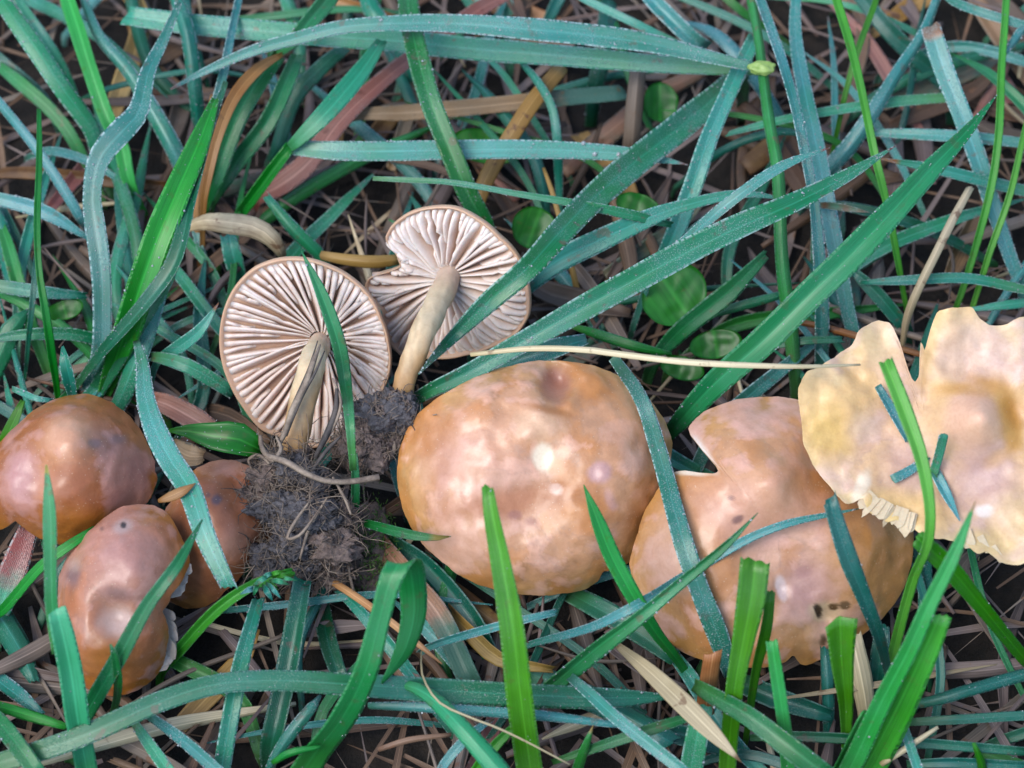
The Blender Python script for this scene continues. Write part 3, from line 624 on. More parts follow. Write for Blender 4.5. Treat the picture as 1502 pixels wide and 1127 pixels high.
def blade(name, label, cat, col, pts, wid, opt='', group=None):
    o_ = dict(x.split('=') for x in opt.split()) if opt else {}
    NFIX[0] += 1; sd = NFIX[0]; g = random.Random(sd * 7 + 1)
    p = [zpt(s) for s in pts.split()] if isinstance(pts, str) else list(pts)
    wd = [float(x) for x in wid.split()] if isinstance(wid, str) else list(wid)
    if len(wd) != len(p): wd = list(np.interp(np.linspace(0, 1, len(p)), np.linspace(0, 1, len(wd)), wd))
    # the root end goes on down into the soil; the first point is the root end
    r_ = o_.get('r', '1')
    if r_ == '1' and p[0][2] > .05:
        d = p[0] - p[1]; d[2] = 0; d = nrm(d) * min(.5, p[0][2] * .3) if np.linalg.norm(d) > 1e-3 else d * 0
        f = p[0] + d; f[2] = -.35; mid_ = p[0] + d * .6; mid_[2] = p[0][2] * .4
        p = [f, mid_] + p; wd = [wd[0] * .7, wd[0] * .85] + wd
    if 'tw' in o_: tw = [float(x) for x in o_['tw'].split(':')]; tw = tw * 2 if len(tw) == 1 else tw
    else: tw = (g.uniform(-24, 24), g.uniform(-24, 24))
    cutv = 1. if wd[-1] >= 7 else 0
    fo = float(o_.get('f', g.uniform(.2, .6) * g.choice((1, 1, -1))))
    V, F, at, (c, b2, n2, w_, L, n) = ribbon(p, wd, tw, fo, sd, cut=cutv, tipl=float(o_.get('t', g.choice((0, 0, .25)) if wd[-1] < 4 else 0)), tipa=float(o_.get('a', 0)), bx=float(o_['bx']) if 'bx' in o_ else None)
    ob = mesh(name, V, F, M[col], base=p[0], attrs=at); tag(ob, label, cat, group)
    dens = float(o_.get('d', {'T': 8, 'B': 18, 'D': 2, 'M': 2, 'G': .5, 'J': .8, 'L': 3}.get(col, 0)))
    if dens:
        area = (w_ * L / n).sum(); N = int(min(900, dens * area * 7)); pos = []; nor = []; rad = []
        for _ in range(N):
            i = g.randrange(2, n) if n > 4 else 1; u = g.choice((-1, 1)) * g.uniform(.90, 1.0) if g.random() < .55 else g.uniform(-.9, .9)
            j = min(n - 1, i); q = g.random(); i0 = max(0, j - 1)
            cc = c[i0] * (1 - q) + c[j] * q
            pos.append(cc + b2[j] * (u * w_[j] / 2) + n2[j] * (.010 + fo * w_[j] / 2 * (abs(u) ** 1.3 - .4))); nor.append(n2[j]); rad.append(g.uniform(.006, .013) * (1.8 if g.random() < .07 else 1))
        for tok in o_.get('drop', '').split('/'):
            if tok:
                fr, u, r = [float(x) for x in tok.split(':')]; j = int(fr * (n - 1)); pos.append(c[j] + b2[j] * (u * w_[j] / 2)); nor.append(n2[j]); rad.append(r)
        drops(ob, pos, nor, rad)
    return ob
BL = '''
# --- hero blades across the caps
long pale green blade slanting up from between the two biggest caps to a fine point|J|985,632,1.2 1000,615,1.8 1050,562,2.8 1117,502,3.6 1184,435,4.2 1247,375,4.6 1300,320,4.9 1367,247,5.2 1417,194,5.3 1462,140,5.4|22 28 38 42 42 42 38 30 18 1|tw=-8:5 f=.5 d=6
dewy blade arching from the bitten gilled mushroom over the clover with a rusty fleck|T|605,590,2.2 690,545,3.0 760,505,3.4 850,455,3.8 930,412,4.1 1000,375,4.3 1084,334,4.5 1167,297,4.6 1250,254,4.7 1314,214,4.8|18 26 30 36 38 38 36 28 18 1|tw=20:-18 f=.5 d=12
bluish dewy blade draped over the biggest cap's rim and down the notched cap|B|899,524,3.9 941,586,C.35 965,656,CD.4 978,700,CD.4 990,745,CD.4 1006,805,D.4 1027,868,D.35 1052,930,D.35 1072,990,.9|16 22 24 25 26 28 28 30 20|r=0 tw=-10:10 f=.15 d=14
upright bright blade with a cut tip standing before the biggest cap|G|790,1190,.2 778,1127,1.2 764,1018,2.9 751,917,4.2 734,817,5.0 721,750,5.5 716,714,5.7|36 36 36 33 26 20 15|tw=-12:-20 f=.45
pointed green blade leaning over the rim of the biggest cap towards the notch|G|997,974,1.0 960,925,2.3 938,890,2.9 898,817,3.6 875,760,4.1 856,711,4.4|13 18 22 24 18 1|tw=10 f=.3
folded dark green blade pointing up across the notched cap with wet upper edge|M|770,1040,.6 868,957,2.4 935,907,3.2 1000,853,3.7 1060,803,4.2 1112,752,4.6|24 26 20 16 12 1|tw=15:30 f=.6 d=6
slim bluish blade crossing the notched cap to touch the ragged cap|B|771,947,.8 868,920,2.4 935,887,3.0 1000,848,D.25 1090,795,D.25 1150,770,D.25 1205,757,D.3 1262,746,D.35|9 13 14 14 13 11 8 1|tw=-20:10 f=.3
blunt dark green blade with cut tip leaning over the notched cap beside the ragged cap|D|1306,1005,.6 1301,984,1.2 1288,934,2.6 1264,870,3.6 1241,810,4.3 1216,731,4.9|10 12 18 22 26 20|tw=12 f=.3
wide bright blade with torn slanting top standing before the notched cap|G|1066,1160,.2 1070,1090,1.4 1078,1005,2.7 1090,940,3.5 1103,870,4.3 1108,822,4.7|22 24 24 30 38 40|tw=-15:-8 f=.4
narrow cut green blade standing close beside the torn topped blade|G|1098,1060,.8 1110,984,2.2 1124,924,3.2 1130,868,3.9|10 13 16 13|tw=10 f=.4
short bright cut stub standing before the notched cap|J|1160,1160,.2 1157,1127,.9 1150,1068,2.2 1140,1000,3.2 1132,940,3.9|20 20 19 18 16|tw=-10 f=.35
short fan shaped bright blade with ragged cut top under the insect holes|G|1240,1120,.3 1240,1034,1.9 1235,967,3.1 1233,908,4.0|10 20 32 44|tw=0 f=.5
tall bright blade tapering to a soft point in front of the ragged cap|J|1215,1180,.2 1250,1120,1.6 1300,1017,3.4 1334,950,4.4 1361,890,5.2 1401,810,6.0 1431,735,6.6|26 28 26 24 22 17 1|tw=-10:5 f=.35
broad bright blade with square cut top leaning beside the tall soft pointed one|G|1240,1180,.2 1270,1127,1.2 1317,1040,2.8 1350,970,3.9 1379,903,4.8|54 54 46 38 30|tw=8 f=.3
short wide cut blade with pale rim at the foot of the broad leaning one|J|1225,1150,.2 1245,1110,1.2 1262,1075,2.0 1276,1047,2.5|34 36 36 32|f=.4
bright blade bending over the ragged cap with squared tip and root below its rim|G|1302,1000,.2 1315,940,1.8 1340,850,3.5 1361,797,4.6 1364,747,5.2 1351,672,5.7 1325,598,6.0 1298,529,6.2|16 16 15 14 15 19 22 20|tw=0:10 f=.4
green blade falling away from under the ragged cap with cut upper end|G|1520,985,.4 1502,965,.9 1435,885,2.6 1385,825,3.8 1345,789,4.4|17 18 22 27 24|tw=-10 f=.35
bright blade curling over at its top into a hanging loop|J|425,1170,.2 455,1115,1.2 505,1050,2.6 538,985,3.6 556,915,4.3 571,855,4.8 584,829,4.95 597,829,4.6 604,855,4.0 606,905,3.4 592,955,2.9 560,1003,2.3|46 46 42 34 28 30 36 40 38 34 26 4|tw=0 f=.15 bx=12
bright upright blade with a bent wide lower sheath before the lumpy cap|J|132,1160,.2 122,1100,1.4 113,1050,2.4 103,984,3.3 92,930,4.0 83,893,4.4|28 30 32 32 30 24|tw=12 f=.45
dark narrow pointed blade rising in front of the knobbed brown cap|M|84,960,3.0 78,897,3.9 76,830,4.6 74,750,5.2 68,682,5.6|14 18 18 18 3|r=0 tw=-15 f=.4
slanting green blade crossing the lumpy cap to a fine point at its upper rim|M|112,1075,1.0 127,1045,1.8 177,957,3.2 214,890,3.8 240,855,4.1 260,828,4.2 297,762,4.3|22 24 23 20 18 17 2|tw=-12:12 f=.35
small green shoot standing close against the lumpy cap|M|168,1040,1.0 174,1000,2.6 168,960,3.3 162,945,3.5|10 12 10 3|f=.4
thin dark green blade lying across the gills of the full disc|M|518,690,2.6 513,620,3.4 506,560,A.55 497,503,A.55 473,433,A.5 442,368,A.45|10 14 19 21 18 1|r=0 tw=5:15 f=.4 d=2
# --- pieces lying on the ragged cap
short dewy clipping lying under the bent bright blade on the ragged cap|B|1287,566,E.12 1310,605,E.12 1332,645,E.12|11 14 10|r=0
short dewy clipping crossing beneath the bright blade on the ragged cap|B|1309,704,E.10 1335,690,E.12 1360,671,E.12|13 13 8|r=0
tiny upright clipping beside the knob of the ragged cap|T|1368,700,E.1 1377,668,E.35 1384,638,E.5|12 13 14|r=0
pointed dewy clipping hanging down the ragged cap from the bright blade|B|1369,690,E.15 1388,725,E.12 1408,764,E.12|16 15 2|r=0
# --- beyond: long ones
broad grey green blade lying level beyond the gilled mushrooms with square end|T|1112,101,3.0 1000,96,2.9 867,86,2.8 733,75,2.7 600,62,2.7 500,55,2.7 367,43,2.7 283,36,2.6 183,23,2.5|20 26 32 36 36 34 34 34 32|r=0 tw=-15:5 f=.2 d=7
frosted blade arching above the broad level one down to a thin tip|B|1110,100,3.5 1030,82,3.6 960,66,3.7 880,54,3.8 767,43,3.9 650,34,3.9 570,34,3.9 500,40,3.8 433,57,3.6 367,76,3.4 300,105,3.1 250,131,2.8|14 22 30 34 34 28 24 22 20 17 11 3|r=0 tw=15:-10 f=.25 d=26
straight dark blade standing across the level ones beyond the bitten gilled cap|M|718,345,1.6 710,325,1.9 687,283,2.4 660,217,2.9 633,150,3.3 610,67,3.5 600,15,3.5 596,-20,3.4|24 30 32 33 33 34 32 30|tw=-10:8 f=.35 d=9
dewy level blade with big clear drops near its tip|B|425,217,2.5 500,222,2.6 633,221,2.6 733,220,2.6 833,221,2.6 933,228,2.6 1010,242,2.5|22 30 31 30 27 20 1|r=0 tw=-8:8 f=.2 d=16 drop=.76:-.9:.045/.78:.3:.05/.83:.2:.045/.85:.1:.04/.92:.3:.05
light green stem forking into two blades above a dry curled blade|G|350,318,.8 360,303,1.4 392,260,2.1 425,217,2.6|16 19 20 18|f=.9 tw=0
light green blade rising from the fork of the light stem|J|425,217,2.6 460,185,3.0 500,143,3.2 535,100,3.2 560,60,3.0|16 28 32 28 18|r=0
thin pale green blade lying level over the dark upright one|T|547,262,3.0 600,265,3.1 667,269,3.2 767,286,3.3 850,300,3.3 933,317,3.0 985,330,2.6|7 9 9 10 13 16 10|r=0 d=4
wide blue green blade slanting down to a point on the stem of the bitten mushroom|T|1085,105,2.0 1067,127,2.2 1000,184,2.6 933,236,2.9 867,293,3.3 820,342,3.6 770,397,B.75 716,443,B.8 660,498,B.85 614,549,4.2|26 34 44 44 42 38 34 30 18 2|tw=10:-14 f=.4 d=8
wide dark blade tucked behind the arching dewy blade by the clover|T|760,430,1.8 810,388,2.3 880,352,2.7 950,320,2.9 1000,303,3.0 1084,285,3.1 1155,292,3.0|30 36 34 28 20 13 2|tw=20:0 f=.2
slender blue green blade with yellow tip crossing the upright stem|B|965,385,2.6 1000,358,3.1 1067,300,3.9 1147,244,4.3 1217,217,4.4|12 14 17 15 1|tw=-15 f=.3
straight teal blade dropping from the pale knot towards the clover|T|962,395,1.0 985,350,1.6 1017,267,2.4 1040,200,2.8 1077,117,3.1 1107,55,3.1|16 28 30 28 26 22|tw=8 f=.35 d=12
dewy blue green blade beside the ribbed upright stem|B|1204,530,.8 1204,440,1.9 1200,375,2.5 1193,300,3.0 1180,227,3.4 1167,160,3.6 1150,100,3.7 1133,50,3.7 1115,0,3.6 1108,-20,3.6|22 23 20 17 16 16 16 16 16 14|tw=12 f=.3
pale blue blade standing behind the long slanting ones|B|1255,505,.6 1243,450,1.2 1230,385,1.7 1213,300,2.3 1197,217,2.6 1180,134,2.8 1167,50,2.8 1168,-15,2.7|20 22 25 26 25 24 20 14|tw=-12 f=.2
bright slim blade crossing a second bright one beyond the slanting pair|G|1332,470,.5 1324,425,1.2 1314,370,1.9 1300,294,2.6 1284,227,3.1 1267,150,3.4 1247,67,3.6 1227,0,3.6 1222,-20,3.6|7 9 11 12 13 13 14 14 12|f=.5
thin bright blade leaning behind the slim bright one|G|1222,215,1.4 1240,134,2.3 1260,67,2.8 1284,3,3.0 1290,-20,3.0|7 9 10 10 9|f=.4
blue diagonal blade with beaded edges behind the crossing bright pair|B|1205,262,1.2 1214,250,1.5 1247,214,1.9 1284,160,2.3 1317,107,2.6 1354,50,2.8 1374,0,2.8 1380,-20,2.8|24 26 27 24 20 16 14 13|tw=10 d=12
shadowy teal blade lying behind the blue diagonal one|D|1390,130,.9 1371,108,1.2 1337,77,1.6 1300,40,1.9 1267,0,2.0 1250,-20,2.0|22 26 27 26 24 22|
blunt blue blade with a rusty brown cut end|B|1500,425,.6 1481,375,1.2 1450,284,1.9 1434,234,2.3 1410,167,2.8 1384,100,3.2 1364,37,3.5|18 22 26 28 30 31 30|t=.35 tw=-10 d=10
green upright stem at the far side of the rusty cut blade|G|1400,455,.4 1407,440,.7 1430,367,1.5 1454,267,2.4 1464,187,2.9 1468,100,3.2 1474,20,3.3 1476,-20,3.3|9 10 12 13 13 13 12 12|f=.6
thin leaning green blade next to the green upright stem|G|1424,455,.6 1450,371,1.6 1481,284,2.3 1500,205,2.6 1512,150,2.6|9 11 11 10 6|
icy beaded blade with a drooping frosted end|B|1380,-15,2.9 1394,0,3.0 1434,17,3.2 1500,37,3.2 1530,48,3.1|12 14 15 14 12|r=0 d=24
short frosted tip hanging down from the icy beaded blade|B|1510,28,3.2 1492,55,3.1 1468,88,2.9|12 14 3|r=0 d=24
blue dewy blade lying level behind the rusty cut one|B|1520,214,1.9 1490,209,2.0 1410,201,2.0 1334,197,1.9 1250,194,1.6|15 17 19 18 6|r=0 d=16
level blade with yellow tip behind the long pointed slanting one|T|1520,284,1.8 1500,280,1.9 1434,264,2.2 1367,247,2.3 1292,233,2.3|14 18 19 16 3|r=0 t=.5
grey teal blade lying level behind the upright stems with knotted end|T|1400,143,1.7 1384,144,1.8 1300,151,2.1 1200,167,2.2 1134,180,2.2 1067,197,2.0|14 16 17 15 13 8|r=0
leaf tip with rusty stripe poking from behind the pale blue blade|T|1188,302,2.0 1215,302,2.6 1245,306,2.9 1276,312,3.0|6 11 10 1|r=0 a=.45
# --- far left corner
grey green blade running out of the corner past the bright stalk|T|150,245,.8 143,222,1.2 133,187,1.7 90,127,2.4 50,67,2.8 8,8,3.0 -15,-25,3.0|18 24 27 30 30 27 22|tw=12 d=10
slim teal blade beside the corner blade|T|92,98,1.2 68,60,1.7 40,20,1.9 25,-5,1.9|14 17 16 12|
bright green stalk sheath standing on a pale stem|G|215,320,.4 200,290,.9 187,262,1.3 177,215,1.7 155,170,2.1 133,105,2.4 113,40,2.6 100,0,2.6 95,-20,2.6|10 12 22 26 25 26 27 25 22|f=.5
straight blue blade disappearing under the wide bright fold|B|272,262,1.0 258,228,1.4 217,152,1.9 187,103,2.2 147,57,2.4 127,13,2.4 118,-15,2.4|28 29 27 22 18 14 10|d=8
twisted frosted blade winding down past the bright fold|B|132,575,.7 147,520,1.3 149,440,2.0 146,375,2.5 140,325,2.8 137,285,3.0 148,232,3.3 177,195,3.5 203,165,3.6 217,107,3.7 240,60,3.7 263,5,3.5|28 30 30 32 32 28 36 40 34 24 18 10|tw=10:-25 f=.25 d=20
teal blade hanging straight beside the twisted frosted one|T|291,190,1.2 290,178,1.5 283,117,2.4 273,45,2.9 260,5,3.0 254,-20,3.0|20 22 24 24 22 18|
slim beaded blade that runs along the bright fold to the edge|B|316,152,2.7 330,100,2.9 340,50,2.9 350,0,2.8 354,-20,2.8|14 14 13 12 11|r=0
wide bright green folded blade beyond the domed brown cap|G|150,585,.6 170,525,1.6 188,478,2.4 206,420,3.0 230,350,3.6 258,285,3.9 290,215,4.0 316,145,3.9|18 32 40 42 42 40 32 12|tw=20:5 f=.5 d=5
dark wet blade edge lying along the wide bright fold|D|112,570,.8 150,518,1.9 213,445,3.0 256,385,3.5 278,300,3.8 303,205,3.9 332,120,3.7|9 17 22 24 20 16 8|tw=-20 f=.5 d=10
dark green blade in the shade under the bright fold|M|138,582,.6 165,535,1.4 200,475,2.2 240,415,2.8 262,372,3.0|24 30 32 28 12|
straight teal blade rooted behind the domed brown cap|T|168,602,.6 180,578,1.1 207,508,1.8 233,425,2.3 246,380,2.4|24 29 30 27 20|
upright slim bright blade with a knot standing left of the frosted twist|G|86,590,.7 83,560,1.3 74,505,2.2 67,458,2.8 58,400,3.2 55,333,3.5 57,233,3.8 57,160,3.9|8 10 13 12 10 10 9 6|f=.5
thin dark companion of the slim bright blade|D|38,545,.6 42,500,1.5 49,430,2.3 52,375,2.5|6 8 9 5|
blue narrow blade slanting in from the edge to the frosted twist|B|124,335,1.0 117,323,1.4 100,293,1.7 50,217,2.2 0,153,2.4 -20,128,2.4|12 15 17 16 15 13|
pale blue blade lying low across a thin bright one|B|-20,288,1.6 0,292,1.6 67,311,1.6 127,348,1.3|16 20 23 8|r=0
dark teal blade in the shadow behind the corner blade|D|70,152,.8 50,133,1.0 0,90,1.3 -20,72,1.3|18 25 25 22|
teal strip leaf by the edge beneath the pale blue blade|T|18,420,.5 10,375,.9 0,330,1.2 -10,300,1.2|22 28 24 12|
level dewy blade running from the edge towards the frosted twist|T|-20,417,1.6 0,420,1.6 60,428,1.7 128,434,1.5|18 20 20 10|r=0
green leafy blade hugging the edge above the domed cap|M|-15,560,.6 0,520,1.0 20,480,1.3 42,455,1.4|26 34 30 6|
bright narrow blade slipping behind the domed brown cap at the edge|G|-5,670,.8 5,652,1.3 22,615,1.7 34,588,1.9|14 18 16 8|
small jagged pale leaf standing behind the domed brown cap|T|108,588,1.6 104,565,2.3 97,535,2.8 92,508,2.9|14 20 19 4|f=.4 d=14
curled pale stub lying behind the domed brown cap|B|18,570,2.2 35,577,2.3 55,585,2.4 78,588,2.3|8 10 9 6|r=0 d=20
short rough green leaf pointing up to the full disc of gills|T|232,528,1.4 258,512,1.9 293,485,2.4 321,444,2.7|12 20 18 1|f=.35 d=10
teal blade disappearing behind the full disc of gills|T|222,523,1.6 250,528,1.8 283,540,1.8 345,578,1.2|14 20 23 20|r=0
dewy blade laid over the small brown cap beside the lumpy one|B|200,500,2.2 209,535,2.7 213,582,3.0 227,628,3.2 250,675,3.2 277,718,3.3 300,785,3.2 336,862,2.9|10 18 26 32 34 33 30 22|r=0 tw=-12:12 f=.15 d=26
dark green glossy leaf tongue behind the stem of the full gill disc|L|244,632,2.2 275,632,2.4 315,640,2.5 350,644,2.5 385,662,2.2|3 18 40 46 22|r=0 d=8
# --- around the gilled mushrooms
dark blade behind the full disc of gills beside the dry curl|T|348,400,.8 342,375,1.2 335,345,1.4|26 30 24|
teal blade leaning behind the gap between the gill discs|T|475,388,1.0 467,373,1.3 433,340,1.7 390,288,2.0|16 20 22 12|
dark green blade half wrapped by the orange dry strip|M|300,305,.6 303,290,1.0 320,250,1.6 350,167,2.3 385,110,2.6 410,80,2.6|20 26 30 32 28 20|d=3
second dark blade fanning out of the dry sheath|M|314,290,.6 322,275,1.0 347,238,1.5 390,183,2.1 420,120,2.4 436,80,2.4|18 22 27 28 26 20|d=3
shadowed blade behind the light green fork|D|398,232,.6 407,217,.9 433,143,1.6 470,100,1.9 505,70,2.0|16 22 26 26 20|
green blade passing over the broad level one's square end|M|395,85,2.4 430,60,3.2 455,30,3.3 480,0,3.2 490,-18,3.1|14 22 26 28 26|r=0
teal blade glimpsed behind the top of the dark upright one|T|600,95,1.0 570,50,1.5 545,15,1.7 535,-15,1.7|24 30 30 26|
blue blade behind the arching frosted one with blunt lower end|B|1038,72,2.0 1018,60,2.3 985,28,2.5 957,0,2.6 945,-18,2.6|24 26 27 26 24|r=0 d=18
narrow teal blade slanting behind the frosted arch|T|1010,72,2.0 933,36,2.4 867,4,2.4 845,-8,2.4|12 14 13 11|r=0
curved dark blade hanging between the two level blades|T|821,300,.8 819,250,1.4 817,205,2.0 810,160,2.3 790,123,2.4 763,90,2.3|10 14 15 14 13 8|
dark blade seen behind the frosted arch near the knot|D|875,120,1.0 885,80,1.4 890,35,1.6 893,0,1.6|28 30 30 26|
grey stained stem standing behind the dewy level blade|W|926,225,.8 928,205,1.2 932,150,1.8 937,95,2.2|28 28 28 26|f=-.6
blue blade under the straw stalk behind the biggest cap|B|716,545,2.2 760,528,2.6 802,515,2.8 860,498,2.8|20 30 32 16|r=0
dark blade in the gap between biggest cap and soil lump|B|596,740,.4 588,705,.9 582,670,1.2 590,640,1.4|20 26 26 18|
green blade between the clover and the notched cap|M|965,520,.8 1000,483,1.4 1067,430,2.0 1124,373,2.3|22 30 30 14|
short blade under the straw stalk beyond the notched cap|M|1035,465,1.2 1090,448,1.5 1147,433,1.6|10 15 12|r=0
thin dark blade crossing behind the upright stems near the notched cap|D|1127,508,1.2 1180,500,1.5 1236,498,1.5|12 13 10|r=0
green blade from under the arching dewy one by the straw|M|825,474,1.6 880,492,2.1 930,508,2.2 985,520,2.0|6 15 15 6|r=0
dark blade rooted behind the ragged cap|D|1330,485,.6 1321,473,.9 1285,430,1.3 1247,393,1.5|18 22 22 12|
level pale green blade behind the stalks beyond the ragged cap|T|1520,428,1.6 1500,425,1.7 1420,410,1.8 1330,412,1.7 1262,415,1.4|12 15 16 15 6|r=0
lower level blade behind the torn rim of the ragged cap|T|1520,442,1.2 1470,448,1.3 1420,455,1.2|14 14 6|r=0
# --- near side
reddish tipped broad blade under the domed brown cap|T|-10,915,.5 3,882,.8 20,833,1.2 47,762,1.6|28 36 40 26|t=1.7 f=.15
bright stem slanting from under the lumpy cap to the edge|G|-15,910,.8 7,892,1.2 60,831,2.0 105,798,2.3 140,775,2.3|12 15 15 14 8|f=.4
big dark ribbed blade bowing across the ground before the caps|D|-30,1132,1.4 0,1119,1.6 70,1098,1.9 133,1075,2.1 234,1030,2.3 318,1004,2.4 400,998,2.4 500,1003,2.3 634,1012,2.1 734,1018,2.0 900,1024,1.7 985,1022,1.4|24 27 28 29 29 28 29 31 34 34 28 6|r=0 tw=-8:8 f=.25 d=4
pale ribbed narrow blade running under the big bowing one|T|319,1160,.8 325,1125,1.2 338,1050,1.8 355,967,2.1 379,878,2.1|24 24 24 23 17|tw=8 f=.3 d=4
darker wide blade beside the pale ribbed one|D|396,1100,.5 400,1080,.8 425,967,1.4 446,850,1.8|28 30 31 26|d=4
bright flowering stem leaning against the soil clod|G|240,980,.6 262,955,1.1 318,894,1.9 371,858,2.3 430,838,2.4|14 18 17 15 10|f=.9 r=1
bright low blade from the edge to the bent sheath|G|-20,1030,1.2 0,1037,1.4 50,1052,1.6 97,1066,1.6|12 14 15 9|r=0
green blade crossing the corner under the bowing one|M|-30,1035,1.6 0,1062,1.9 30,1100,2.0 60,1140,1.9|26 26 25 22|r=0
blue blade slanting below the big bowing one|B|215,1047,1.2 260,1080,1.5 312,1124,1.6 335,1145,1.6|14 17 18 16|r=0
teal blade beside the slanting blue one near the bowing blade|T|195,1056,1.0 215,1085,1.3 242,1124,1.4 255,1145,1.4|12 17 18 17|r=0
dark low blade slanting from the edge beneath the lumpy cap|D|-20,870,.4 0,905,.6 30,955,.8 50,1000,.8|36 36 32 14|
blue low blade beneath the lumpy cap by the bent sheath|B|-20,985,.7 0,1000,.8 30,1022,1.0 62,1050,1.0|24 24 22 12|
small blade lying on the rim of the biggest cap with yellow tip|M|520,766,1.2 545,770,1.9 600,784,2.3 640,789,2.4 662,787,2.4|9 13 14 9 1|t=.5
stem beside the soil clods running down into shade|M|518,820,.6 520,760,1.6 521,700,2.3 519,665,2.6|10 12 12 9|f=.8
rounded blue blade like a rod behind the upright cut blade|B|615,958,1.2 630,948,1.5 700,926,2.2 760,911,2.5 815,899,2.6|9 11 12 11 9|f=.7 r=0
narrow blue dewy blade lying level under the upright cut blade|B|540,1036,1.6 600,1038,1.8 667,1042,1.9 800,1051,1.9 910,1064,1.7|10 14 15 14 8|r=0 d=18
slanting blue dewy blade beside the pale split straw|B|836,993,1.9 870,1022,2.1 900,1050,2.2 995,1124,2.3 1015,1142,2.2|13 17 18 17 15|r=0 d=18
green arched blade springing from beside the hanging loop|J|575,1004,1.9 605,1008,2.3 634,1025,2.4 677,1068,2.6 730,1128,2.4 745,1148,2.3|8 16 21 26 28 26|r=0
wide dark blade underneath the level dewy one|D|770,985,.7 830,1010,.9 900,1042,1.0 985,1090,1.0|32 34 34 30|r=0
brown red and teal blade fading into shade beside the biggest cap|P|540,775,.8 600,850,1.1 645,905,1.2 690,1000,.9|26 34 34 32|r=0 t=1.6
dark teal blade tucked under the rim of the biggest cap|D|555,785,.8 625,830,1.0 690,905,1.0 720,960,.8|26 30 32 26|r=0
small green point rising before the slanting blue blade|M|845,1140,.6 850,1120,1.1 860,1092,1.6 870,1064,1.9|14 16 12 1|
green blade curving along the ground to the split straw|M|810,1118,1.0 870,1098,1.4 918,1082,1.7 980,1062,1.9 1032,1046,1.9|8 14 16 15 6|r=0
teal blade low under the bowing one's end|D|1080,1100,.6 1010,1080,.8 930,1062,.8|26 30 24|r=0
thick dark green blade with blunt end near the brown stub|M|1018,1004,2.1 1045,1020,2.3 1100,1052,2.5 1160,1098,2.5 1215,1140,2.3|18 24 27 30 30|r=0
teal blade below the brown cut stub|T|1012,1150,.6 1015,1125,1.0 1024,1075,1.6 1032,1035,2.0|30 31 30 27|f=.3
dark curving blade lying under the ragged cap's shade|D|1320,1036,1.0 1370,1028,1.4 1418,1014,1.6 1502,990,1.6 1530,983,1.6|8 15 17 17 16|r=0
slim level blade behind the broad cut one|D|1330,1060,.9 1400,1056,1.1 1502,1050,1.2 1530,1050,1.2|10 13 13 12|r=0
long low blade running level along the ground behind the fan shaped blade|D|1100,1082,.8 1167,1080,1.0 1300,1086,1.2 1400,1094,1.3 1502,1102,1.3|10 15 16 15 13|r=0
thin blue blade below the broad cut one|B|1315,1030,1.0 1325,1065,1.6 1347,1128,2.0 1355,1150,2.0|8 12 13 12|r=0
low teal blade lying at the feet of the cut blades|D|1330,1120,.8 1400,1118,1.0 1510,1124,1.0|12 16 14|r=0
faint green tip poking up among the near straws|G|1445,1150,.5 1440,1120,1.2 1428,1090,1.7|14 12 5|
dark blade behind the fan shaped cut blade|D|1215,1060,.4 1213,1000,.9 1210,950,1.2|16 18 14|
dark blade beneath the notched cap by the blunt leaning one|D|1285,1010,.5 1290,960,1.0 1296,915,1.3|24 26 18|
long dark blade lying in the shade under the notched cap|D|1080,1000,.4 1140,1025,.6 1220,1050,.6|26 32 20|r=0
green blade lying low behind the slanting folded one|D|830,868,.7 900,905,1.0 990,965,.9|26 32 24|r=0
low dark blade next to the loop under the soil clod|D|470,880,.5 480,940,.8 500,1000,.8|22 26 22|
rough teal blade by the foot of the loop|B|395,1125,.8 420,1085,1.3 455,1040,1.6 470,1020,1.6|10 18 16 4|d=16
bright thread blade under the loop's root|G|400,1120,1.4 425,1105,1.7 470,1095,1.8|8 11 6|r=0
blue green blade under the arched green one|B|640,1142,1.0 660,1110,1.3 700,1070,1.5 725,1055,1.5|12 14 12 3|
bright low blade behind the upright cut one|G|690,1140,.7 720,1100,1.2 760,1060,1.5|12 16 10|
'''
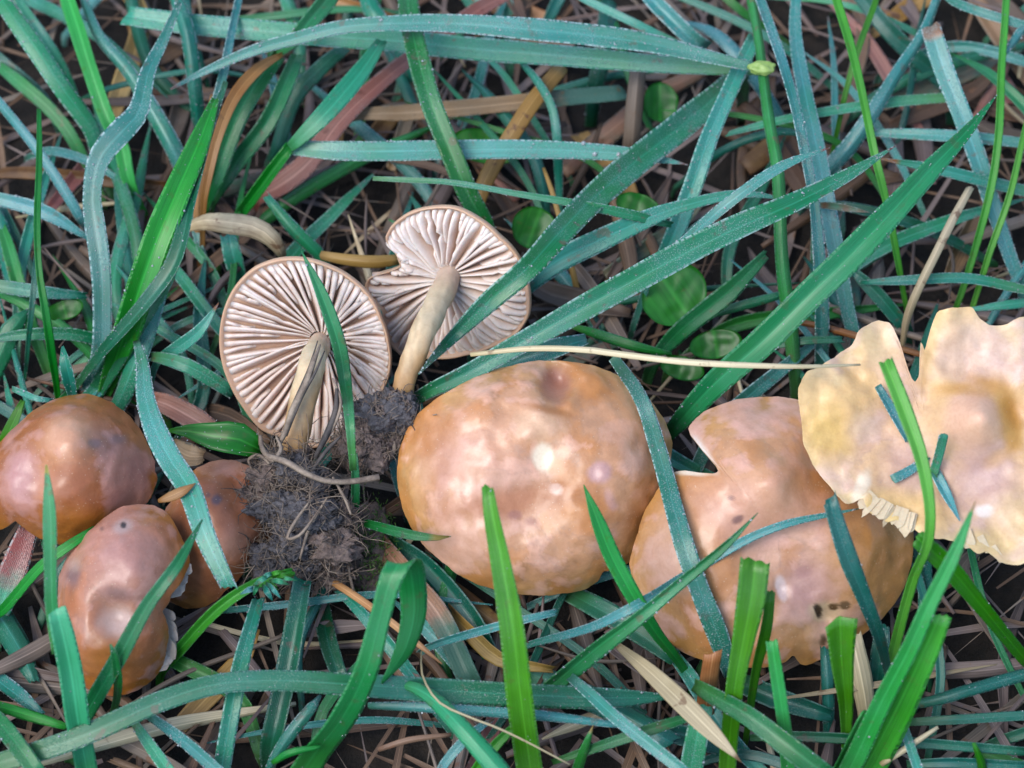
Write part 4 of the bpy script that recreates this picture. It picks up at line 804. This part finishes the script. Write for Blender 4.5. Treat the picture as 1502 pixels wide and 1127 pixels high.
DRY = '''
pinkish dry blade lying slanted beyond the bitten gilled cap|P|378,290,.8 410,272,1.1 450,240,1.4 500,176,1.7 555,125,1.8 600,88,1.8 690,22,1.7 745,-10,1.6|24 36 36 34 28 26 26 24|f=.3
pink to green fading blade lying level beyond the gilled mushrooms|P|512,174,1.4 600,167,1.6 700,157,1.7 800,147,1.7 917,136,1.6|16 26 27 27 25|t=2.2
ochre dry blade leaning between the two level dewy blades|Y|698,305,1.0 717,253,1.5 750,197,1.9 783,147,2.1 826,96,2.1|22 26 27 27 24|a=.2
thin yellow stalk standing beside the clover|Y|850,445,.6 840,400,1.1 820,320,1.7 810,283,1.9 797,246,2.0|10 9 8 8 5|
orange dry strip peeling along the dark fan of blades|O|298,298,1.8 306,255,2.3 320,200,2.7 345,140,2.9 380,100,2.9 418,78,2.8|10 14 16 20 18 6|f=.4
rusty dry strip beside the wide bright fold|O|290,300,1.5 295,245,2.0 303,190,2.3 312,140,2.4|14 17 15 8|
pale straw coloured curled sheath lying behind the full disc of gills|S|268,335,1.6 300,325,2.1 335,328,2.3 375,335,2.3 400,352,2.1 415,378,1.6|12 26 32 32 28 14|f=-.5 a=.38 r=0
tan flattened stalk lying behind both gill discs|Y|470,375,1.4 510,382,1.6 550,385,1.6 590,380,1.4|14 18 20 16|f=-.5 r=0
pale straw stalk stretched over the slanting blade to the ragged cap|S|690,520,3.9 775,512,4.2 860,514,4.5 900,519,4.6 1000,530,4.9 1100,535,5.0 1180,537,4.9 1262,535,E.10|6 8 9 9 9 8 6 3|r=0 f=-.5
tan bending stem beyond the torn notch of the ragged cap|S|1326,492,.8 1330,470,1.2 1344,432,1.8 1371,375,2.3 1394,327,2.5 1423,275,2.5|9 12 13 13 13 11|f=-.6
orange straw lying across the foot of the upright stems|O|1163,471,1.2 1200,478,1.3 1240,488,1.3 1300,505,1.3 1362,523,1.3|9 10 11 10 9|r=0 f=-.4
pale split straw tapering to a point before the notched cap|S|900,942,1.5 951,984,2.1 1000,1030,2.5 1045,1075,2.6 1088,1119,2.5|8 22 28 22 1|r=0 f=.2 a=.15
brown square cut stub standing under the notched cap|O|1036,1030,1.0 1040,1000,1.8 1046,958,2.5|26 26 24|f=-.3 a=.3
tan wrinkled straw lying under the rim of the biggest cap|Y|655,893,.9 690,930,1.1 734,967,1.2 812,982,1.1|18 22 22 10|r=0 a=.3
thin brown straw running past the hanging loop|O|470,845,1.2 500,862,1.5 567,910,1.9 610,943,2.1 648,974,2.1|8 11 11 9 2|r=0 f=-.4
pale hair fine thread arching beside the hanging loop|S|618,955,2.3 620,990,2.4 645,1030,2.6 690,1052,2.7 735,1070,2.6 836,1122,2.3|2 3 3 3 3 2|r=0
brown thin straw lying on the ground near the loop|N|555,1100,1.2 600,1086,1.4 662,1078,1.4|7 9 6|r=0
short pale straw leaning at the foot of the broad cut blade|S|1292,1122,1.4 1330,1098,1.7 1376,1067,1.9|8 9 5|r=0
tan stem of shade under the notched cap beside the fan|S|1270,1040,.5 1262,990,1.1 1250,930,1.5|26 30 24|f=-.5 a=.25
small orange scrap of leaf between the brown caps|O|232,735,3.2 250,728,3.3 268,720,3.4 287,709,3.4|5 14 13 1|r=0
flat dry brown leaf lying behind the dewy blade|P|195,580,.9 240,592,1.2 290,618,1.3 330,640,1.1|14 30 34 12|r=0
tan dry leaf scrap folded under the dark glossy leaf tongue|P|250,650,1.4 275,668,1.6 300,670,1.6|18 34 20|r=0
'''
NM = {'J': 'grass_strand', 'T': 'grass_strand', 'B': 'grass_strand', 'D': 'grass_strand', 'G': 'grass_strand', 'M': 'grass_strand', 'L': 'leaf'}
for tbl in (BL, DRY):
    for line in tbl.strip().split('\n'):
        if line.startswith('#'): continue
        lab, co, pt, wd, op = line.split('|')
        nm = NM.get(co) or 'straw'
        blade(nm, lab, 'grass strand' if nm == 'grass_strand' else ('leaf' if nm == 'leaf' else 'straw'), co, pt, wd, op,
              'green grass blades' if nm == 'grass_strand' else ('dry grass blades and straws' if nm != 'leaf' else None))
# ribbed upright stem with the pale knot
st = empty('grass_strand', P(1168, 585, 0)); tag(st, 'ribbed upright green stem with a pale knot where a blade joins', 'grass strand')
V, F, at, _ = ribbon([P(*p) for p in [(1170,600,-.3),(1168,560,.8),(1160,475,1.9),(1148,375,2.9),(1140,247,3.5),(1130,187,3.6),(1120,110,3.5),(1113,57,3.4),(1103,0,3.2),(1100,-20,3.2)]], [18,20,22,20,19,18,16,15,16,15], (0, 0), -.8, 3, thick=.08)
mesh('stalk', V, F, M['M'], st, attrs=at)
Vi, Fi = ICO[3]; c0 = P(1117, 100, 3.65)
V = np.array([c0 + v * np.array([.26, .15, .13]) * (1 + .25 * nz(v, 2., 3)) for v in Vi]); n = len(V)
mesh('knot', V, Fi, M['knot'], st)
# green spikelets at the foot of the clod
sp = empty('flower_spike', P(400, 858, 0)); tag(sp, 'small green grass flower spike with pale bracts against the soil clod', 'flower spike')
g = random.Random(5)
for (x0, y0, x1, y1, w_) in [(380,862,352,872,8),(385,858,400,882,9),(390,855,412,878,8),(395,852,425,858,8),(400,848,432,845,7),(392,846,420,838,7),(384,850,402,840,7),(378,858,372,874,7),(405,850,436,852,6),(396,858,408,866,7),(372,860,396,846,7)]:
    V, F, at, _ = ribbon([P(x0, y0, 2.5), P((x0+x1)/2, (y0+y1)/2 - 2, 2.75), P(x1, y1, 2.6)], [4, w_, 1], (g.uniform(-20, 20),) * 2, .5, x0 + y1, seg=.06)
    mesh('bract', V, F, M[g.choice('TTBG')], sp, attrs=at)
# moss on the ground beside the soil clods
g = random.Random(8); mb = MB()
for i in range(700):
    x, y = g.gauss(545, 17), g.gauss(800, 32); p = P(x, y, .7 + .5 * g.random()); l = g.uniform(.05, .14)
    d = nrm([g.gauss(0, .6), g.gauss(0, .6), 1]); V, F = tube([p, p + d * l], [.014, .004], 3, 3); mb.add(V, F)
o = mesh('moss', mb.verts(), mb.F, M['moss']); tag(o, 'bright green moss tuft beside the soil clods', 'moss', kind='stuff')
o = empty('soil_lump', P(540, 820, .3)); tag(o, 'brown mossy lump of earth between the loop and the soil clods', 'soil')
clod(o, 535, 800, .6, .55, .8, 1.3, 4.4, 'clod2', .3); clod(o, 548, 845, .4, .4, .9, 1.1, 7.4, 'clod2', .3)
# broad clover leaves
def broad(px, py, z, rx, ry, rot, tilt, label, notch=.0):
    b = P(px, py, 0); b[1] += .6
    o = empty('clover_leaf', b); tag(o, label, 'leaf', 'broad leaves in the grass')
    c = P(px, py, z); nrmv = nrm(-FWD + np.array([tilt[0], tilt[1], 0])); u = nrm(np.cross(UP, nrmv)); v = np.cross(nrmv, u)
    NT, NR = 40, 8; V = []; bu = []; bl = []
    for side in (1, -1):
        for i in range(NR + 1):
            s = i / NR
            for k in range(NT):
                t = 2 * math.pi * k / NT; a_ = t + R(rot)
                rr = 1 - notch * math.exp(-((t - math.pi / 2) / .3) ** 2) + .03 * nz((math.cos(t)*2, math.sin(t)*2, px), 1.)
                lx, ly = rx * math.cos(t) * rr * s, ry * math.sin(t) * rr * s
                X = lx * math.cos(R(rot)) - ly * math.sin(R(rot)); Y = lx * math.sin(R(rot)) + ly * math.cos(R(rot))
                V.append(c + (u * X - v * Y) * PX + nrmv * (.10 * (lx / rx) ** 2 + .05 * nz((X * .05, Y * .05, px), 1.) + side * .012)); bu.append(lx / rx); bl.append(ly * PX)
    m = (NR + 1) * NT; F = []
    for q in (0, 1):
        for i in range(NR):
            for k in range(NT):
                f = [q*m+i*NT+k, q*m+i*NT+(k+1) % NT, q*m+(i+1)*NT+(k+1) % NT, q*m+(i+1)*NT+k]; F.append(f if q else f[::-1])
    F += [[NR*NT+k, NR*NT+(k+1) % NT, m+NR*NT+(k+1) % NT, m+NR*NT+k] for k in range(NT)]
    mesh('leaf_blade', V, F, M['L'], o, attrs=dict(bu=bu, bl=bl, bt=[.6]*len(V), tip=[0.]*len(V)))
    V, F = tube([c, c + np.array([.1, .3, -z * .5]), np.array([b[0], b[1], -.35])], [.035, .04, .05], 9, 6)
    mesh('leaf_stalk', V, F, M['M'], o, attrs=dict(bu=[.5]*len(V), bl=[.3]*len(V), bt=[.1]*len(V), tip=[0.]*len(V)))
broad(783, 335, 1.3, 35, 33, 20, (.1, .1), 'round dark clover leaf beside the bitten gill disc')
broad(937, 305, 1.4, 36, 22, 20, (-.1, .2), 'dark clover leaf half hidden by the arching dewy blade')
broad(988, 432, 1.5, 52, 46, -35, (.1, .0), 'largest dark clover leaf under the arching dewy blade')
broad(1050, 505, 1.2, 40, 22, -10, (-.1, .1), 'dark pointed leaf between biggest cap and upright stem')
broad(1000, 540, 1.0, 34, 18, 15, (0, .1), 'small dark leaf under the pale straw stalk')
broad(715, 215, .9, 60, 28, 8, (.1, .1), 'shadowy leaf behind the dark upright blade')
broad(968, 150, 1.0, 28, 32, 0, (.1, 0), 'shadowy rounded leaf below the broad level blade')
broad(95, 455, 1.3, 30, 15, -15, (0, .1), 'small dull green leaf near the frosted twisted blade')

# ------------------------------------------------------------------ thatch: dead straws lying between the blades
def clear_of_caps(pts):
    sp_, _ = spline(np.asarray(pts), 14)
    for k, c in CAPS.items():
        for p in sp_:
            q = p - c.c; h = q @ c.n; r = math.hypot(q @ c.u, q @ c.v); t = math.atan2(q @ c.v, q @ c.u)
            if r > np.interp(t, c.th, c.r) + .05: continue
            if k in 'AB':
                if -1.1 < h < .3: return False
            elif h > cap_h(c, min(1., cap_rho(c, r, t))) - c.thick - .25 - .25 * (k == 'E'): return False
    return True
g = random.Random(77)
CN = {'W': 'grey', 'V': 'mauve grey', 'N': 'brown', 'S': 'pale', 'D': 'dark teal', 'T': 'dewy teal', 'M': 'mid green', 'B': 'dewy blue'}
MARK = [((785,700),'by the biggest tan cap'),((1130,800),'by the notched cap'),((1380,640),'by the ragged cream cap'),((110,690),'by the domed brown cap'),((180,890),'by the lumpy pink cap'),((315,780),'by the small brown cap'),
        ((445,510),'by the full gill disc'),((655,410),'by the bitten gill disc'),((440,770),'by the soil clod'),((985,430),'by the largest clover leaf'),((590,930),'by the hanging loop blade'),((760,960),'by the upright cut blade'),
        ((1117,100),'by the pale stem knot'),((300,190),'by the orange dry strip'),((140,240),'by the twisted frosted blade'),((650,60),'by the frosted arch'),((760,170),'by the leaning ochre blade'),((1290,160),'by the crossing bright blades'),
        ((1420,150),'by the rusty cut blade'),((1395,340),'by the tan bending stem'),((1320,1040),'by the broad square cut blade'),((1120,900),'by the torn topped blade'),((300,1010),'by the big bowing blade'),((95,1000),'by the bent bright sheath'),((1000,1030),'by the pale split straw'),((57,320),'by the slim knotted blade'),((370,290),'by the pink dry blade'),((930,160),'by the grey stained stem'),((880,60),'by the broad level blade'),((1440,900),'under the ragged cream cap')]
def near(p):
    q = proj(p)[0]; return min(MARK, key=lambda m: (m[0][0]-q[0])**2 + (m[0][1]-q[1])**2)[1]
for i in range(300):
    co = g.choice('WWWWVVVVNNNS'); x, y = g.uniform(-40, 1540), g.uniform(-40, 1160)
    z = .15 + .75 * g.random() ** 1.3; p = P(x, y, z); a = g.gauss(90, 50) if g.random() < .6 else g.uniform(0, 180)
    L = g.uniform(1.6, 5.); d = np.array([math.cos(R(a)), math.sin(R(a)), g.gauss(0, .09)]); s = np.cross(d, [0, 0, 1]) * g.gauss(0, .06) * L
    pts = [p - d * L / 2, p + s, p + d * L / 2]
    for q in pts: q[2] = max(.05, q[2])
    if not clear_of_caps(pts): continue
    wd = g.choice((5, 6, 7, 8, 10, 13, 17, 22, 26))
    blade('straw', '%s %s %s dead straw in the thatch %s' % ('long' if L > 3.3 else 'short', 'wide' if wd > 9 else 'thin', CN[co], near(p)), 'straw', co, pts, [wd * .35, wd, wd * g.choice((.15, .3, .8))], 'r=0 a=%.2f f=%.2f' % (g.choice((0, 0, .2, .4)), g.choice((-.6, -.4, .3))), 'dead straws in the thatch')
for i in range(150):
    x, y = g.uniform(-40, 1540), g.uniform(-40, 1160); p = P(x, y, .1); a = g.gauss(90, 55); L = g.uniform(2.5, 6)
    d = np.array([math.cos(R(a)), math.sin(R(a)), 0]); h = g.uniform(.6, 1.25) * (1.6 if y < 430 and not 290 < x < 800 else 1); s = np.cross(d, [0, 0, 1]) * g.gauss(0, .12) * L
    pts = [p, p + d * L * .3 + [0, 0, h * .8], p + d * L * .65 + s + [0, 0, h], p + d * L + s * 1.8 + [0, 0, h * .7]]
    if not clear_of_caps(pts): continue
    wd = g.uniform(10, 24); co = g.choice('DDTTMB')
    blade('grass_strand', '%s %s %s grass blade half buried in thatch %s' % ('long' if L > 4.2 else 'short', 'wide' if wd > 16 else 'narrow', CN[co], near(p + d * L * .5)), 'grass strand', co, pts, [wd * .7, wd, wd * .9, 2], '', 'low green blades in the thatch')
for i in range(64):
    x, y = g.uniform(-30, 1530), g.uniform(-30, 1150) if g.random() < .4 else g.uniform(-30, 460); p = P(x, y, g.uniform(.35, .8)); a = g.gauss(90, 55); L = g.uniform(1.5, 4.5)
    d = np.array([math.cos(R(a)), math.sin(R(a)), g.gauss(0, .06)]); sd_ = np.cross(d, [0, 0, 1]) * g.gauss(0, .12) * L
    wd = g.uniform(16, 38); co = g.choice('PPNNYOWV'); pts = [p - d * L / 2, p - d * L * .2 + sd_ * .5, p + d * L * .2 + sd_, p + d * L / 2]
    if not clear_of_caps(pts): continue
    blade('straw', '%s broad %s dead leaf piece in thatch %s' % ('long' if L > 3 else 'short', {'P': 'pinkish brown', 'N': 'dark brown', 'Y': 'ochre', 'O': 'orange brown', 'W': 'grey', 'V': 'mauve grey'}[co], near(p)), 'straw', co, pts, [wd * g.uniform(.3, .8), wd, wd * .9, wd * g.choice((.1, .4, .7))], 'r=0 a=%.2f f=%.2f' % (g.choice((.1, .3, .5)), g.choice((-.3, .3, .5))), 'dead leaf pieces in the thatch')
def mass(name, label, cat, n, mats, area, inner, hgt, wdt, flat, seed):
    """uncountable grass or litter: one object"""
    g = random.Random(seed); V = []; F = []; at = dict(bu=[], bl=[], bt=[], tip=[]); mi = []; k = 0
    while k < n:
        x, y = g.uniform(-area, area), g.uniform(-area, area)
        if g.random() < ((x*x + y*y) / (2 * area * area)) ** .5 * .75: continue
        p = np.array([x, y, -.1])
        if not inner:
            q = proj(p)[0]
            if -60 < q[0] < 1562 and -130 < q[1] < 1450: continue
        a = g.uniform(0, 6.283); d = np.array([math.cos(a), math.sin(a), 0]); side = np.array([-d[1], d[0], 0])
        L = g.uniform(*hgt); w_ = g.uniform(*wdt) / 2; lean = g.uniform(.25, 1.) if not flat else 3.
        if not inner:
            q = proj(np.array([p + d * L * lean * f * (.4 + .6 * f) + np.array([0, 0, L * (f - .35 * lean * f * f)]) for f in (.5, 1.)]))
            if ((q[:, 0] > -70) & (q[:, 0] < 1570) & (q[:, 1] > -30) & (q[:, 1] < 1160)).any(): continue
        k += 1
        if flat: p[2] = g.uniform(-.15, .3)
        ns = 6; b0 = len(V); dz = g.gauss(0, .08)
        for i in range(ns):
            f = i / (ns - 1)
            c = p + d * L * f * (lean if not flat else 1) * (.4 + .6 * f if not flat else 1) + side * L * f * f * dz * .8
            c[2] += (L * (f - .35 * lean * f * f) if not flat else L * f * dz)
            c[2] = max(c[2], -.15) if not flat else max(-.2, min(.5, c[2] + .12 * math.sin(f * 3.1)))
            ww = w_ * (1 - f ** 3 * .95) * (.45 + .55 * min(1, f * 3))
            for u in (-1, 0, 1):
                V.append(c + side * u * ww + np.array([0, 0, (.3 if u else 0) * ww])); at['bu'].append(u); at['bl'].append(f * L); at['bt'].append(f); at['tip'].append(0)
        m_ = g.randrange(len(mats))
        for i in range(ns - 1):
            for j in (0, 1): F.append([b0+i*3+j, b0+i*3+j+1, b0+(i+1)*3+j+1, b0+(i+1)*3+j]); mi.append(m_)
    o = mesh(name, V, F, [M[x] for x in mats], base=(0, 0, 0), attrs=at)
    o.data.polygons.foreach_set('material_index', mi); tag(o, label, cat, kind='stuff'); return o
mass('thatch', 'matted dead straw covering the dark ground under the grass', 'thatch', 4200, 'WVNNVN', 45, True, (2.2, 6.5), (.03, .20), True, 3)
mass('lawn_grass', 'green lawn grass spreading around the mushrooms', 'grass', 14000, 'TDMTDG', 60, False, (2.5, 5.), (.22, .42), False, 4)
for o in bpy.data.objects:
    if '_b' in o: del o['_b']
